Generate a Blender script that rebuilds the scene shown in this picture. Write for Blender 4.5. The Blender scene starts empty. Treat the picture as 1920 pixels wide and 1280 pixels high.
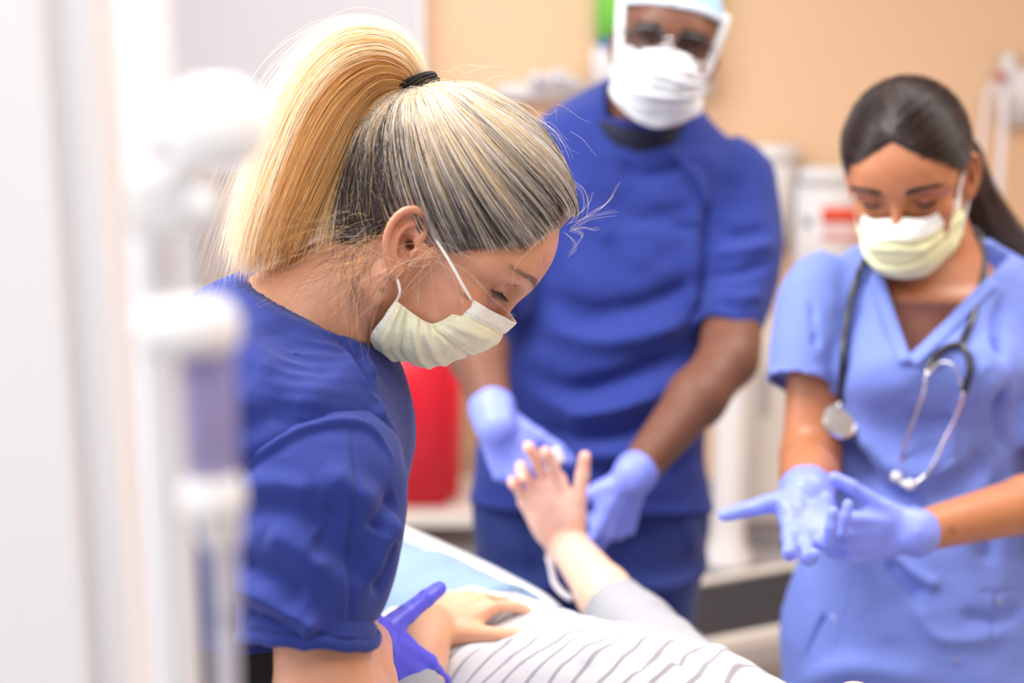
import bpy, bmesh, math, random
import numpy as np
import openvdb as vdb
from concurrent.futures import ThreadPoolExecutor
from mathutils import Vector, Matrix, Quaternion
from mathutils.bvhtree import BVHTree

sc = bpy.context.scene
COL = sc.collection
rng = np.random.default_rng(7)
R_ = math.radians

# ---------------------------------------------------------------- camera
CAM_H, PITCH, FPX = 1.60, R_(12.0), 2667.0
cam_d = bpy.data.cameras.new('camera')
cam = bpy.data.objects.new('camera', cam_d)
COL.objects.link(cam)
cam.location = (0, 0, CAM_H)
cam.rotation_euler = (math.pi / 2 - PITCH, 0, 0)
cam_d.sensor_width = 36.0
cam_d.lens = 36.0 * FPX / 1920.0
cam_d.clip_start = 0.05
cam_d.dof.use_dof = True
cam_d.dof.focus_distance = 1.19
cam_d.dof.aperture_fstop = 2.7
sc.camera = cam

# ---------------------------------------------------------------- world, lights, exposure
world = bpy.data.worlds.new('world')
sc.world = world
world.use_nodes = True
world.node_tree.nodes['Background'].inputs[0].default_value = (0.93, 0.95, 1.0, 1)
world.node_tree.nodes['Background'].inputs[1].default_value = 0.33
def area_light(name, loc, rot, sx, sy, power, color=(1, 1, 1)):
    l = bpy.data.lights.new(name, 'AREA')
    l.shape = 'RECTANGLE'
    l.size, l.size_y = sx, sy
    l.energy = power
    l.color = color
    o = bpy.data.objects.new(name, l)
    o.location = loc
    o.rotation_euler = rot
    COL.objects.link(o)
    return o
area_light('overhead_area_light', (-0.75, 1.45, 2.62), (0, 0, 0), 1.2, 0.6, 60, (1.0, 0.97, 0.93))
area_light('overhead_area_light', (1.2, 1.9, 2.62), (0, 0, 0), 1.2, 0.6, 34, (1.0, 0.97, 0.93))
area_light('overhead_area_light', (-0.2, 3.6, 2.62), (0, 0, 0), 1.2, 0.6, 20, (1.0, 0.97, 0.93))
area_light('overhead_area_light', (0.4, 0.0, 2.62), (0, 0, 0), 1.2, 0.6, 18, (1.0, 0.98, 0.95))
area_light('overhead_area_light', (-1.3, -0.4, 2.62), (0, 0, 0), 1.2, 0.6, 30, (1.0, 0.98, 0.96))  # added fill behind the camera, brightens the left cabinet and camera-facing sides
# daylight from the window in the left wall, behind the nurse's back
area_light('window_light', (-2.3, 1.6, 1.75), (0, R_(-90), 0), 1.3, 1.6, 20, (0.93, 0.96, 1.0))
sc.view_settings.view_transform = 'Standard'
sc.view_settings.look = 'None'
sc.view_settings.gamma = 1.0
sc.view_settings.use_curve_mapping = False
sc.view_settings.exposure = 0.0
sc.cycles.use_denoising = True
sc.cycles.max_bounces = 8
sc.cycles.sample_clamp_indirect = 4.0

# ---------------------------------------------------------------- coordinates
CF = Vector((0, math.cos(PITCH), -math.sin(PITCH)))
CU = Vector((0, math.sin(PITCH), math.cos(PITCH)))
CR = Vector((1, 0, 0))
CO = Vector((0, 0, CAM_H))
def P(px, py, d):
    """a point of the place: where the photograph's pixel lies at a measured distance d (m)"""
    return CO + CR * ((px - 960) / FPX * d) + CU * (-(py - 640) / FPX * d) + CF * d
def proj(v):
    v = Vector(v) - CO
    d = v.dot(CF)
    return (960 + v.dot(CR) / d * FPX, 640 - v.dot(CU) / d * FPX, d)
def ray_dir(px, py):
    return (CR * ((px - 960) / FPX) + CU * (-(py - 640) / FPX) + CF).normalized()
def dirv(x, y, z):
    """a direction from right / up / towards-the-viewer amounts"""
    return (CR * x + CU * y - CF * z)

# ---------------------------------------------------------------- materials
def lin(c):
    return tuple(((v / 255) / 12.92 if v / 255 <= 0.04045 else ((v / 255 + 0.055) / 1.055) ** 2.4) for v in c) + (1,)
MATS = {}
def mat(name, rgb, rough=0.5, metal=0.0, sss=0.0, sss_col=None, sheen=0.0, bump=None, var=0.0, attr=None,
        trans=0.0, alpha=1.0, emit=None, spec=0.5, coat=0.0, ior=None):
    if name in MATS: return MATS[name]
    m = bpy.data.materials.new(name)
    m.use_nodes = True
    nt = m.node_tree; N = nt.nodes; L = nt.links
    b = N['Principled BSDF']
    base = lin(rgb)
    b.inputs['Base Color'].default_value = base
    b.inputs['Roughness'].default_value = rough
    b.inputs['Metallic'].default_value = metal
    b.inputs['Specular IOR Level'].default_value = spec
    b.inputs['Coat Weight'].default_value = coat
    if ior: b.inputs['IOR'].default_value = ior
    if sss:
        b.inputs['Subsurface Weight'].default_value = sss
        b.inputs['Subsurface Radius'].default_value = sss_col or (1.0, 0.35, 0.2)
        b.inputs['Subsurface Scale'].default_value = 0.008
    if sheen:
        b.inputs['Sheen Weight'].default_value = sheen
        b.inputs['Sheen Roughness'].default_value = 0.5
        b.inputs['Sheen Tint'].default_value = tuple(min(1, 0.35 + c) for c in base[:3]) + (1,)
    if trans: b.inputs['Transmission Weight'].default_value = trans
    if alpha < 1: b.inputs['Alpha'].default_value = alpha
    if emit:
        b.inputs['Emission Color'].default_value = base
        b.inputs['Emission Strength'].default_value = emit
    tc = N.new('ShaderNodeTexCoord')
    src = None
    if attr:
        a = N.new('ShaderNodeAttribute'); a.attribute_name = attr
        src = a.outputs['Color']
    if var:
        nz = N.new('ShaderNodeTexNoise'); nz.inputs['Scale'].default_value = 9.0; nz.inputs['Detail'].default_value = 5
        L.new(tc.outputs['Object'], nz.inputs['Vector'])
        mr = N.new('ShaderNodeMapRange'); mr.inputs['To Min'].default_value = 1 - var; mr.inputs['To Max'].default_value = 1 + var
        L.new(nz.outputs['Fac'], mr.inputs['Value'])
        mx = N.new('ShaderNodeVectorMath'); mx.operation = 'SCALE'
        if src: L.new(src, mx.inputs[0])
        else: mx.inputs[0].default_value = base[:3]
        L.new(mr.outputs[0], mx.inputs['Scale'])
        src = mx.outputs[0]
    if src: L.new(src, b.inputs['Base Color'])
    if bump:
        kind, scale, strength, dist = bump
        bp = N.new('ShaderNodeBump'); bp.inputs['Strength'].default_value = strength; bp.inputs['Distance'].default_value = dist
        if kind == 'noise':
            t = N.new('ShaderNodeTexNoise'); t.inputs['Scale'].default_value = scale; t.inputs['Detail'].default_value = 3
            L.new(tc.outputs['Object'], t.inputs['Vector'])
            L.new(t.outputs['Fac'], bp.inputs['Height'])
        elif kind == 'weave':
            t = N.new('ShaderNodeTexWave'); t.inputs['Scale'].default_value = scale; t.bands_direction = 'DIAGONAL'
            t.inputs['Distortion'].default_value = 0.6
            t2 = N.new('ShaderNodeTexNoise'); t2.inputs['Scale'].default_value = scale * 0.5
            ad = N.new('ShaderNodeMath'); ad.operation = 'ADD'
            L.new(tc.outputs['Object'], t.inputs['Vector']); L.new(tc.outputs['Object'], t2.inputs['Vector'])
            L.new(t.outputs['Fac'], ad.inputs[0]); L.new(t2.outputs['Fac'], ad.inputs[1])
            L.new(ad.outputs[0], bp.inputs['Height'])
        elif kind == 'voronoi':
            t = N.new('ShaderNodeTexVoronoi'); t.inputs['Scale'].default_value = scale
            L.new(tc.outputs['Object'], t.inputs['Vector'])
            L.new(t.outputs['Distance'], bp.inputs['Height'])
        L.new(bp.outputs[0], b.inputs['Normal'])
    MATS[name] = m
    return m

# ---------------------------------------------------------------- object helpers
def empty(name, loc, label=None, cat=None, group=None):
    o = bpy.data.objects.new(name, None)
    o.location = loc
    o.empty_display_size = 0.05
    COL.objects.link(o)
    if label: o['label'] = label
    if cat: o['category'] = cat
    if group: o['group'] = group
    return o
def tag(o, label=None, cat=None, group=None, kind=None):
    if label: o['label'] = label
    if cat: o['category'] = cat
    if group: o['group'] = group
    if kind: o['kind'] = kind
    return o
def link(name, me, m, parent=None):
    o = bpy.data.objects.new(name, me)
    if m is not None:
        for q in (m if isinstance(m, (list, tuple)) else [m]): me.materials.append(q)
    COL.objects.link(o)
    if parent is not None:
        bpy.context.view_layer.update()
        o.parent = parent
        o.matrix_parent_inverse = parent.matrix_world.inverted()
    return o
def mesh_np(name, V, F, smooth=True):
    """V (n,3) float, F list/array of quads or tris (mixed allowed as list of lists)"""
    me = bpy.data.meshes.new(name)
    if isinstance(F, np.ndarray):
        me.vertices.add(len(V)); me.vertices.foreach_set('co', np.asarray(V, np.float32).ravel())
        me.loops.add(F.size); me.loops.foreach_set('vertex_index', F.astype(np.int32).ravel())
        me.polygons.add(len(F)); me.polygons.foreach_set('loop_start', np.arange(0, F.size, F.shape[1], dtype=np.int32))
        me.update(calc_edges=True)
        if smooth: me.shade_smooth()
        return me
    me.from_pydata([tuple(v) for v in V] if not isinstance(V, np.ndarray) else V.tolist(), [], F)
    me.update()
    if smooth: me.shade_smooth()
    return me
def bm_obj(name, bm, m, parent=None, smooth=False):
    me = bpy.data.meshes.new(name)
    bm.to_mesh(me); bm.free()
    if smooth: me.shade_smooth()
    return link(name, me, m, parent)
def bx(bm, c, s, rot=None, bevel=0.0, seg=2):
    r = bmesh.ops.create_cube(bm, size=1.0)
    vs = r['verts']
    M = Matrix.Translation(Vector(c)) @ (rot.to_4x4() if rot else Matrix.Identity(4)) @ Matrix.Diagonal((s[0], s[1], s[2], 1))
    bmesh.ops.transform(bm, matrix=M, verts=vs)
    if bevel:
        es = list({e for v in vs for e in v.link_edges})
        bmesh.ops.bevel(bm, geom=es, offset=bevel, segments=seg, affect='EDGES', profile=0.6)
    return vs
def box(name, c, s, m, parent=None, bevel=0.004, rot=None):
    bm = bmesh.new(); bx(bm, c, s, rot, bevel)
    return bm_obj(name, bm, m, parent, smooth=False)
def basis_to(axis):
    z = Vector(axis).normalized()
    x = z.orthogonal().normalized()
    y = z.cross(x)
    return Matrix((x, y, z)).transposed()
def lathe(name, base, axis, prof, m, parent=None, seg=32, smooth=True):
    """prof: list of (radius, height along axis)"""
    B = basis_to(axis); V = []; F = []
    for r, h in prof:
        for i in range(seg):
            a = 2 * math.pi * i / seg
            V.append(Vector(base) + B @ Vector((r * math.cos(a), r * math.sin(a), h)))
    n = len(prof)
    for j in range(n - 1):
        for i in range(seg):
            k = (i + 1) % seg
            F.append([j * seg + i, j * seg + k, (j + 1) * seg + k, (j + 1) * seg + i])
    F.append(list(range(seg))[::-1]); F.append([(n - 1) * seg + i for i in range(seg)])
    me = mesh_np(name, V, F, smooth)
    if smooth: me.set_sharp_from_angle(angle=R_(40))
    return link(name, me, m, parent)
def catmull(pts, n):
    """smooth resample of a polyline of any dimension"""
    A = np.array([list(p) for p in pts], float)
    if len(A) == 2: return A[0] + (A[1] - A[0]) * np.linspace(0, 1, n)[:, None]
    E = np.vstack([2 * A[0] - A[1], A, 2 * A[-1] - A[-2]])
    out = []
    for u in np.linspace(0, len(A) - 1 - 1e-9, n):
        i = int(u); t = u - i
        p0, p1, p2, p3 = E[i:i + 4]
        out.append(0.5 * (2 * p1 + (p2 - p0) * t + (2 * p0 - 5 * p1 + 4 * p2 - p3) * t * t + (3 * p1 - p0 - 3 * p2 + p3) * t ** 3))
    return np.array(out)
def tube_mesh(pts, rad, seg=10, n=None, flat=1.0, up=None):
    A = catmull(pts, n) if n else np.array([list(p) for p in pts], float)
    k = len(A)
    rr = np.interp(np.linspace(0, 1, k), np.linspace(0, 1, len(rad)), rad) if hasattr(rad, '__len__') else np.full(k, rad)
    T = np.gradient(A, axis=0); T /= np.linalg.norm(T, axis=1)[:, None] + 1e-12
    nrm = Vector(up) if up is not None else Vector(T[0]).orthogonal()
    V = []; F = []
    for i in range(k):
        t = Vector(T[i]); nrm = (nrm - t * nrm.dot(t)).normalized(); bn = t.cross(nrm)
        for j in range(seg):
            a = 2 * math.pi * j / seg
            V.append(Vector(A[i]) + (nrm * math.cos(a) * rr[i] + bn * math.sin(a) * rr[i] * flat))
    for i in range(k - 1):
        for j in range(seg):
            q = (j + 1) % seg
            F.append([i * seg + j, i * seg + q, (i + 1) * seg + q, (i + 1) * seg + j])
    F.append(list(range(seg))[::-1]); F.append([(k - 1) * seg + j for j in range(seg)])
    return V, F
def tube(name, pts, rad, m, parent=None, seg=10, n=None, flat=1.0, up=None):
    V, F = tube_mesh(pts, rad, seg, n, flat, up)
    return link(name, mesh_np(name, V, F), m, parent)

# ---------------------------------------------------------------- noise
def vnoise(Pn, seed=0):
    """value noise in numpy, roughly -1..1"""
    Pn = np.asarray(Pn, np.float64) + 1000.37
    i = np.floor(Pn).astype(np.int64); f = Pn - i
    f = f * f * (3 - 2 * f)
    def h(a, b, c):
        n = (a * 374761393 + b * 668265263 + c * 2147483647 + seed * 974634777) & 0x7fffffff
        n = ((n ^ (n >> 13)) * 1274126177) & 0x7fffffff
        n = n ^ (n >> 16)
        return (n & 0xffff) / 32767.5 - 1
    x, y, z = i[:, 0], i[:, 1], i[:, 2]; u, v, w = f[:, 0], f[:, 1], f[:, 2]
    def lx(b, c): return h(x, y + b, z + c) * (1 - u) + h(x + 1, y + b, z + c) * u
    return (lx(0, 0) * (1 - v) + lx(1, 0) * v) * (1 - w) + (lx(0, 1) * (1 - v) + lx(1, 1) * v) * w
def fbm(Pn, seed=0, oct=3):
    s = 0; a = 1
    for o in range(oct):
        s = s + a * vnoise(Pn * 2 ** o, seed + o); a *= 0.5
    return s

# ---------------------------------------------------------------- signed distance modelling
BIG = 10.0
def nv(p): return np.array(list(p), np.float32)
def rcone(a, b, ra, rb):
    a = nv(a); b = nv(b); ab = b - a; L2 = float(ab @ ab) + 1e-12
    def f(p):
        h = np.clip(((p - a) @ ab) / L2, 0, 1)
        q = p - a - h[:, None] * ab
        return np.sqrt(np.einsum('ij,ij->i', q, q)) - (ra + (rb - ra) * h)
    r = max(ra, rb)
    return f, np.minimum(a, b) - r, np.maximum(a, b) + r
def ell(c, r, M=None):
    """ellipsoid, M = 3x3 whose columns are its axes"""
    c = nv(c); r = nv(r); A = np.eye(3, dtype=np.float32) if M is None else np.array(M, np.float32)
    def f(p):
        q = (p - c) @ A
        k0 = np.sqrt(((q / r) ** 2).sum(1)); k1 = np.sqrt(((q / (r * r)) ** 2).sum(1)) + 1e-9
        return k0 * (k0 - 1) / k1
    e = np.sqrt(((A * r) ** 2).sum(1))
    return f, c - e, c + e
def rbox(c, h, r, M=None):
    c = nv(c); h = nv(h); A = np.eye(3, dtype=np.float32) if M is None else np.array(M, np.float32)
    def f(p):
        q = np.abs((p - c) @ A) - (h - r)
        return np.sqrt((np.maximum(q, 0) ** 2).sum(1)) + np.minimum(q.max(1), 0) - r
    e = (np.abs(A) * h).sum(1)
    return f, c - e, c + e
def plane(pt, n, lo, hi):
    pt = nv(pt); n = nv(Vector(n).normalized())
    return (lambda p: (p - pt) @ n), nv(lo), nv(hi)
def loft(st, n=4, sq=2.0):
    """st: list of (centre, axis direction of 'a', a, b); rings squashed to a x b, smoothly joined"""
    Cs = np.array([list(s[0]) for s in st], float); X = np.array([list(Vector(s[1]).normalized()) for s in st], float)
    ab = np.array([[s[2], s[3]] for s in st], float)
    k = (len(st) - 1) * n + 1
    A = catmull(np.hstack([Cs, X, ab]), k).astype(np.float32)
    C_, X_, ab_ = A[:, :3], A[:, 3:6], A[:, 6:8]
    T_ = np.gradient(C_, axis=0); T_ /= np.linalg.norm(T_, axis=1)[:, None]
    XX = X_ - T_ * (X_ * T_).sum(1)[:, None]; XX /= np.linalg.norm(XX, axis=1)[:, None]; YY = np.cross(T_, XX)
    segs = []
    def mk(i):
        def f(p):
            s0 = (p - C_[i]) @ T_[i]; s1 = (p - C_[i + 1]) @ T_[i + 1]
            den = s0 - s1; den = np.where(np.abs(den) < 1e-6, 1e-6, den)
            h = np.clip(np.where((s0 > 0) & (s1 < 0), s0 / den, np.where(s0 <= 0, 0, 1)), 0, 1)
            ax = np.where(s0 < 0, s0, np.where(s1 > 0, s1, 0))
            hh = h[:, None]
            q = p - (C_[i] + (C_[i + 1] - C_[i]) * hh)
            x = XX[i] + (XX[i + 1] - XX[i]) * hh; y = YY[i] + (YY[i + 1] - YY[i]) * hh
            aa = ab_[i, 0] + (ab_[i + 1, 0] - ab_[i, 0]) * h; bb = ab_[i, 1] + (ab_[i + 1, 1] - ab_[i, 1]) * h
            u = np.einsum('ij,ij->i', q, x); w = np.einsum('ij,ij->i', q, y)
            k0 = np.sqrt((u / aa) ** 2 + (w / bb) ** 2)
            k1 = np.sqrt((u / aa ** 2) ** 2 + (w / bb ** 2) ** 2) + 1e-6
            d2 = np.where(k0 < 0.3, (k0 - 1) * np.minimum(aa, bb), k0 * (k0 - 1) / k1)
            return np.where(ax == 0, d2, np.sqrt(np.maximum(d2, 0) ** 2 + ax * ax))
        r0 = ab_[i:i + 2].max()
        lo = np.minimum(C_[i], C_[i + 1]); hi = np.maximum(C_[i], C_[i + 1])
        ext = np.zeros(3, np.float32)
        for e_ in (i, i + 1): ext = np.maximum(ext, np.sqrt((XX[e_] * ab_[e_, 0]) ** 2 + (YY[e_] * ab_[e_, 1]) ** 2))
        return f, lo - ext - 0.003, hi + ext + 0.003
    segs = [mk(i) for i in range(k - 1)]
    def f(p):
        out = np.full(len(p), BIG, np.float32)
        for g, _, _ in segs: out = np.minimum(out, g(p))
        return out
    f.segs = segs
    r = ab_.max(1)[:, None]
    return f, (C_ - r).min(0), (C_ + r).max(0)
def smin(a, b, k):
    if k <= 0: return np.minimum(a, b)
    h = np.clip(0.5 + 0.5 * (b - a) / k, 0, 1)
    return b + (a - b) * h - k * h * (1 - h)
class Sdf:
    def __init__(s): s.ops = []
    def u(s, prim, k=0.01): s.ops.append(('u', prim, k)); return s
    def cut(s, prim, k=0.004): s.ops.append(('s', prim, k)); return s
    def clip(s, prim, k=0.0): s.ops.append(('i', prim, k)); return s     # keep where prim < 0
    def eval(s, p, sel=None):
        d = np.full(len(p), BIG, np.float32)
        for kind, (f, lo, hi), k in s.ops:
            d = s._app(kind, d, f(p), k)
        return d
    @staticmethod
    def _app(kind, d, v, k):
        if kind == 'u': return smin(d, v, k)
        if kind == 's': return -smin(-d, v, k)
        return -smin(-d, -v, k)
    def mesh(s, h):
        lo = np.min([o[1][1] for o in s.ops if o[0] == 'u'], axis=0) - 0.02
        hi = np.max([o[1][2] for o in s.ops if o[0] == 'u'], axis=0) + 0.02
        B = 12; bs = B * h
        nb = np.ceil((hi - lo) / bs).astype(int)
        I = np.stack(np.meshgrid(*[np.arange(n) for n in nb], indexing='ij'), -1).reshape(-1, 3)
        cen = (lo + (I + 0.5) * bs).astype(np.float32)
        thr = bs * 1.35
        # coarse pass with culling by op box
        d = s.field(cen[:, None, :], thr * 1.6)[:, 0]
        act = np.abs(d) < thr
        ins = d <= -thr
        bg = 3 * h
        g = vdb.FloatGrid(bg)
        off = np.stack(np.meshgrid(*[np.arange(B)] * 3, indexing='ij'), -1).reshape(-1, 3)
        for q in I[ins]:
            a = q * B
            g.fill(tuple(int(v) for v in a), tuple(int(v) for v in a + B - 1), -bg, active=False)
        Ia = I[act]
        CH = 160
        def work(c0):
            Ib = Ia[c0:c0 + CH]
            pts = (lo + (Ib[:, None, :] * B + off[None]) * h).astype(np.float32)
            return Ib, np.clip(s.field(pts, bg), -bg, bg)
        with ThreadPoolExecutor(4) as ex: res = list(ex.map(work, range(0, len(Ia), CH)))
        for Ib, v in res:
            for q, blk in zip(Ib, v):
                if blk.min() >= bg: continue
                g.copyFromArray(np.ascontiguousarray(blk.reshape(B, B, B)), ijk=tuple(int(t) for t in q * B))
        Vv, Q = g.convertToQuads(0.0)
        V = Vv * h + lo
        return V.astype(np.float64), Q.astype(np.int64)
    def field(s, pts, band):
        """pts (nblocks, m, 3)"""
        nb, m, _ = pts.shape
        blo = pts.min(1); bhi = pts.max(1)
        d = np.full((nb, m), BIG, np.float32)
        for kind, (f, lo, hi), k in s.ops:
            e = k + band + 0.004
            on = np.all((bhi >= lo - e) & (blo <= hi + e), axis=1)
            if not on.any(): continue
            sub = pts[on]
            if hasattr(f, 'segs'):
                v = np.full(sub.shape[:2], BIG, np.float32); sl = blo[on]; sh_ = bhi[on]
                for g, l2, h2 in f.segs:
                    q = np.all((sh_ >= l2 - e) & (sl <= h2 + e), axis=1)
                    if q.any(): v[q] = np.minimum(v[q], g(sub[q].reshape(-1, 3)).reshape(-1, m))
            else:
                v = f(sub.reshape(-1, 3)).reshape(-1, m)
            d[on] = s._app(kind, d[on], v, k)
        return d
def vnormals(V, Q):
    n = np.cross(V[Q[:, 2]] - V[Q[:, 0]], V[Q[:, 3]] - V[Q[:, 1]])
    N = np.zeros_like(V)
    idx = Q.T.ravel(); m = len(V)
    for a in range(3): N[:, a] = np.bincount(idx, np.tile(n[:, a], 4), m)
    return N / (np.linalg.norm(N, axis=1)[:, None] + 1e-12)
class Surf:
    """a meshed surface that folds and seams are pressed into before it is linked"""
    def __init__(s, sdf, h):
        s.V, s.Q = sdf.mesh(h)
        s.N = vnormals(s.V, s.Q)
        s.bvh = None
        s.col = None
    def hit(s, px, py):
        if s.bvh is None:
            s.bvh = BVHTree.FromPolygons(s.V.tolist(), s.Q.tolist())
        r = s.bvh.ray_cast(CO, ray_dir(px, py))
        return None if r[0] is None else np.array(r[0])
    def strokes(s, items, gain=1.0):
        """items: (list of pixels the fold is seen at, width m, height m [- = valley], taper)"""
        disp = np.zeros(len(s.V))
        for pix, w, amp in items:
            pts = [s.hit(*q) if len(q) == 2 else np.array(P(*q)) for q in pix]
            pts = [q for q in pts if q is not None]
            if len(pts) < 2: continue
            A = catmull(pts, max(3, 4 * (len(pts) - 1) + 1))
            lo = A.min(0) - 3 * w; hi = A.max(0) + 3 * w
            m = np.where(np.all((s.V > lo) & (s.V < hi), axis=1))[0]
            if not len(m): continue
            pm = s.V[m]; best = np.full(len(m), 1e9); par = np.zeros(len(m))
            nseg = len(A) - 1
            for i in range(nseg):
                a = A[i]; ab = A[i + 1] - a; L2 = ab @ ab + 1e-12
                t = np.clip((pm - a) @ ab / L2, 0, 1)
                dd = np.linalg.norm(pm - a - t[:, None] * ab, axis=1)
                b = dd < best; best[b] = dd[b]; par[b] = (i + t[b]) / nseg
            end = np.clip(np.minimum(par, 1 - par) * 5 + 0.15, 0, 1)
            disp[m] += amp * gain * np.exp(-(best / w) ** 2) * end
        s.V = s.V + s.N * disp[:, None]
        s.N = vnormals(s.V, s.Q)
    def noise(s, scale, amp, seed=0, stretch=(1, 1, 1), oct=3, mask=None):
        d = fbm(s.V * np.array(stretch) * scale, seed, oct) * amp
        if mask is not None: d *= mask(s.V)
        s.V = s.V + s.N * d[:, None]
        s.N = vnormals(s.V, s.Q)
    def link(s, name, m, parent, col=None):
        me = mesh_np(name, s.V, s.Q)
        if col is not None:
            a = me.attributes.new('Col', 'FLOAT_COLOR', 'POINT')
            c = np.ones((len(s.V), 4), np.float32); c[:, :3] = col
            a.data.foreach_set('color', c.ravel())
        return link(name, me, m, parent)
def lathe_pts(): pass
# ================================================================ the room
M_beige = mat('beige_wall_paint', (240, 204, 168), 0.7, bump=('noise', 180, 0.15, 0.001))
M_whitew = mat('white_wall_paint', (214, 213, 218), 0.7, bump=('noise', 180, 0.15, 0.001))
M_floor = mat('grey_vinyl_floor', (188, 184, 188), 0.35, var=0.04)
M_ceil = mat('ceiling_white', (245, 245, 243), 0.8, bump=('noise', 90, 0.3, 0.002))
M_wplast = mat('white_plastic', (238, 237, 238), 0.35)
M_cream = mat('cream_plastic', (228, 222, 214), 0.45)
M_gplast = mat('grey_plastic', (150, 148, 152), 0.4)
M_dark = mat('black_rubber', (28, 28, 32), 0.5)
M_steel = mat('brushed_steel', (200, 202, 206), 0.28, metal=1.0)
M_chrome = mat('chrome', (235, 235, 238), 0.08, metal=1.0)
WY = 4.75
def struct(name, c, s, m):
    o = box(name, c, s, m, bevel=0); o['kind'] = 'structure'; return o
struct('floor', (0, 1.6, -0.05), (5.4, 6.6, 0.1), M_floor)
struct('ceiling', (0, 1.6, 2.75), (5.4, 6.6, 0.1), M_ceil)
struct('wall_back', (1.11, WY + 0.05, 1.35), (2.78, 0.1, 2.7), M_beige)
struct('wall_back_left', (-1.49, WY + 0.0, 1.35), (2.42, 0.2, 2.7), M_whitew)
struct('wall_right', (2.55, 1.6, 1.35), (0.1, 6.5, 2.7), M_beige)
struct('wall_left', (-2.65, 1.6, 1.35), (0.1, 6.5, 2.7), M_whitew)
struct('baseboard_back', (1.11, WY - 0.008, 0.05), (2.78, 0.016, 0.1), mat('baseboard_grey', (150, 146, 148), 0.5))
struct('trim_1', (-0.285, WY - 0.108, 1.35), (0.012, 0.016, 2.7), mat('corner_guard_white', (246, 244, 244), 0.4))

def P_z(px, py, z):
    """where the ray of a pixel meets the level z"""
    r = ray_dir(px, py); t = (z - CAM_H) / r.z
    return CO + r * t
def P_y(px, py, y):
    r = ray_dir(px, py); return CO + r * (y / r.y)

# ---- small ceiling light panels the lamps stand for
def ceiling_light(x, y, where):
    t = empty('ceiling_light', (x, y, 2.7), 'flat white ceiling light panel ' + where, 'ceiling light')
    box('frame', (x, y, 2.685), (1.26, 0.66, 0.03), M_wplast, t)
    box('diffuser', (x, y, 2.666), (1.18, 0.58, 0.012), mat('lit_diffuser', (255, 250, 244), 0.6, emit=2.0), t)

# ---- red waste bin
a = P_y(672, 640, 4.25); b = P_y(862, 640, 4.25)
bx0, bx1 = a.x - 0.06, b.x
bin_top, bin_bot = P_y(760, 560, 4.25).z, 0.155
cx = (bx0 + bx1) / 2; wd = bx1 - bx0
M_red = mat('red_plastic', (226, 22, 52), 0.35, var=0.02)
by = 4.25 + wd * 0.45
t = empty('waste_bin', (cx, by, bin_bot), 'tall bright red clinical waste bin against the back wall', 'bin')
bm = bmesh.new()
bmesh.ops.create_cube(bm, size=1)
for v in bm.verts:
    k = 1.0 if v.co.z > 0 else 0.93
    v.co = Vector((v.co.x * wd * k, v.co.y * wd * 0.9 * k, v.co.z * (bin_top - bin_bot))) + Vector((cx, by, (bin_top + bin_bot) / 2))
bmesh.ops.bevel(bm, geom=bm.edges[:], offset=0.035, segments=4, affect='EDGES')
bm_obj('bin_body', bm, M_red, t, True)
box('lid', (cx, by, bin_top + 0.025), (wd + 0.02, wd * 0.92, 0.05), M_red, t, 0.02)
box('lid_handle', (cx, by - wd * 0.46, bin_top + 0.02), (0.12, 0.03, 0.02), M_red, t, 0.006)
# the low stand it is on
st = empty('bin_stand', (cx + 0.1, by, 0), 'low pale grey stand under the red waste bin', 'stand')
box('platform', (cx + 0.1, by, 0.135), (wd + 0.42, 0.42, 0.04), M_cream, st, 0.008)
for sx in (-1, 1):
    for sy in (-1, 1):
        box('leg', (cx + 0.1 + sx * (wd / 2 + 0.16), by + sy * 0.17, 0.0575), (0.04, 0.04, 0.115), M_steel, st, 0.003)

# ---- cream equipment cabinets behind the team
def cab(name, px0, px1, ptop, y, depth, zb, label, cat, m, top=None, parts='door'):
    x0, x1 = P_y(px0, 900, y).x, P_y(px1, 900, y).x
    zt = P_y(0, ptop, y).z
    cx, w = (x0 + x1) / 2, x1 - x0
    t = empty(name, (cx, y + depth / 2, 0), label, cat)
    box('cabinet_body', (cx, y + depth / 2, (zt + zb) / 2), (w, depth, zt - zb), m, t, 0.015)
    box('door', (cx, y - 0.006, (zt + zb) / 2 - 0.01), (w - 0.05, 0.012, zt - zb - 0.08), m, t, 0.005)
    box('plinth', (cx, y + depth / 2, zb / 2), (w * 0.9, depth * 0.85, zb), M_gplast, t, 0.004)
    return t, cx, w, zt
t, cx2, w2, zt2 = cab('cabinet', 1400, 1600, 640, 4.30, 0.42, 0.1, 'low cream equipment cabinet between the man and the woman in light blue', 'cabinet', M_cream)
box('handle', (cx2 - w2 * 0.36, 4.282, zt2 - 0.16), (0.014, 0.02, 0.14), M_steel, t, 0.004)
# narrow white column stand with a flared foot, on the floor
p = P_z(1362, 1066, 0.0); r = 31 / FPX * (p - CO).dot(CF)
t = empty('pedestal_stand', p, 'white round pedestal stand with flared foot behind the man in navy', 'stand')
zt = P_y(1362, 560, p.y).z
lathe('column', (p.x, p.y, 0), (0, 0, 1), [(r * 1.5, 0.0), (r * 1.55, 0.02), (r * 1.5, 0.05), (r * 1.05, 0.09), (r, 0.14), (r, zt - 0.02), (r * 0.93, zt)], M_wplast, t)
lathe('foot_ring', (p.x, p.y, 0), (0, 0, 1), [(r * 1.75, 0.0), (r * 1.78, 0.015), (r * 1.6, 0.03), (r * 1.4, 0.03)], M_gplast, t)

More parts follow.
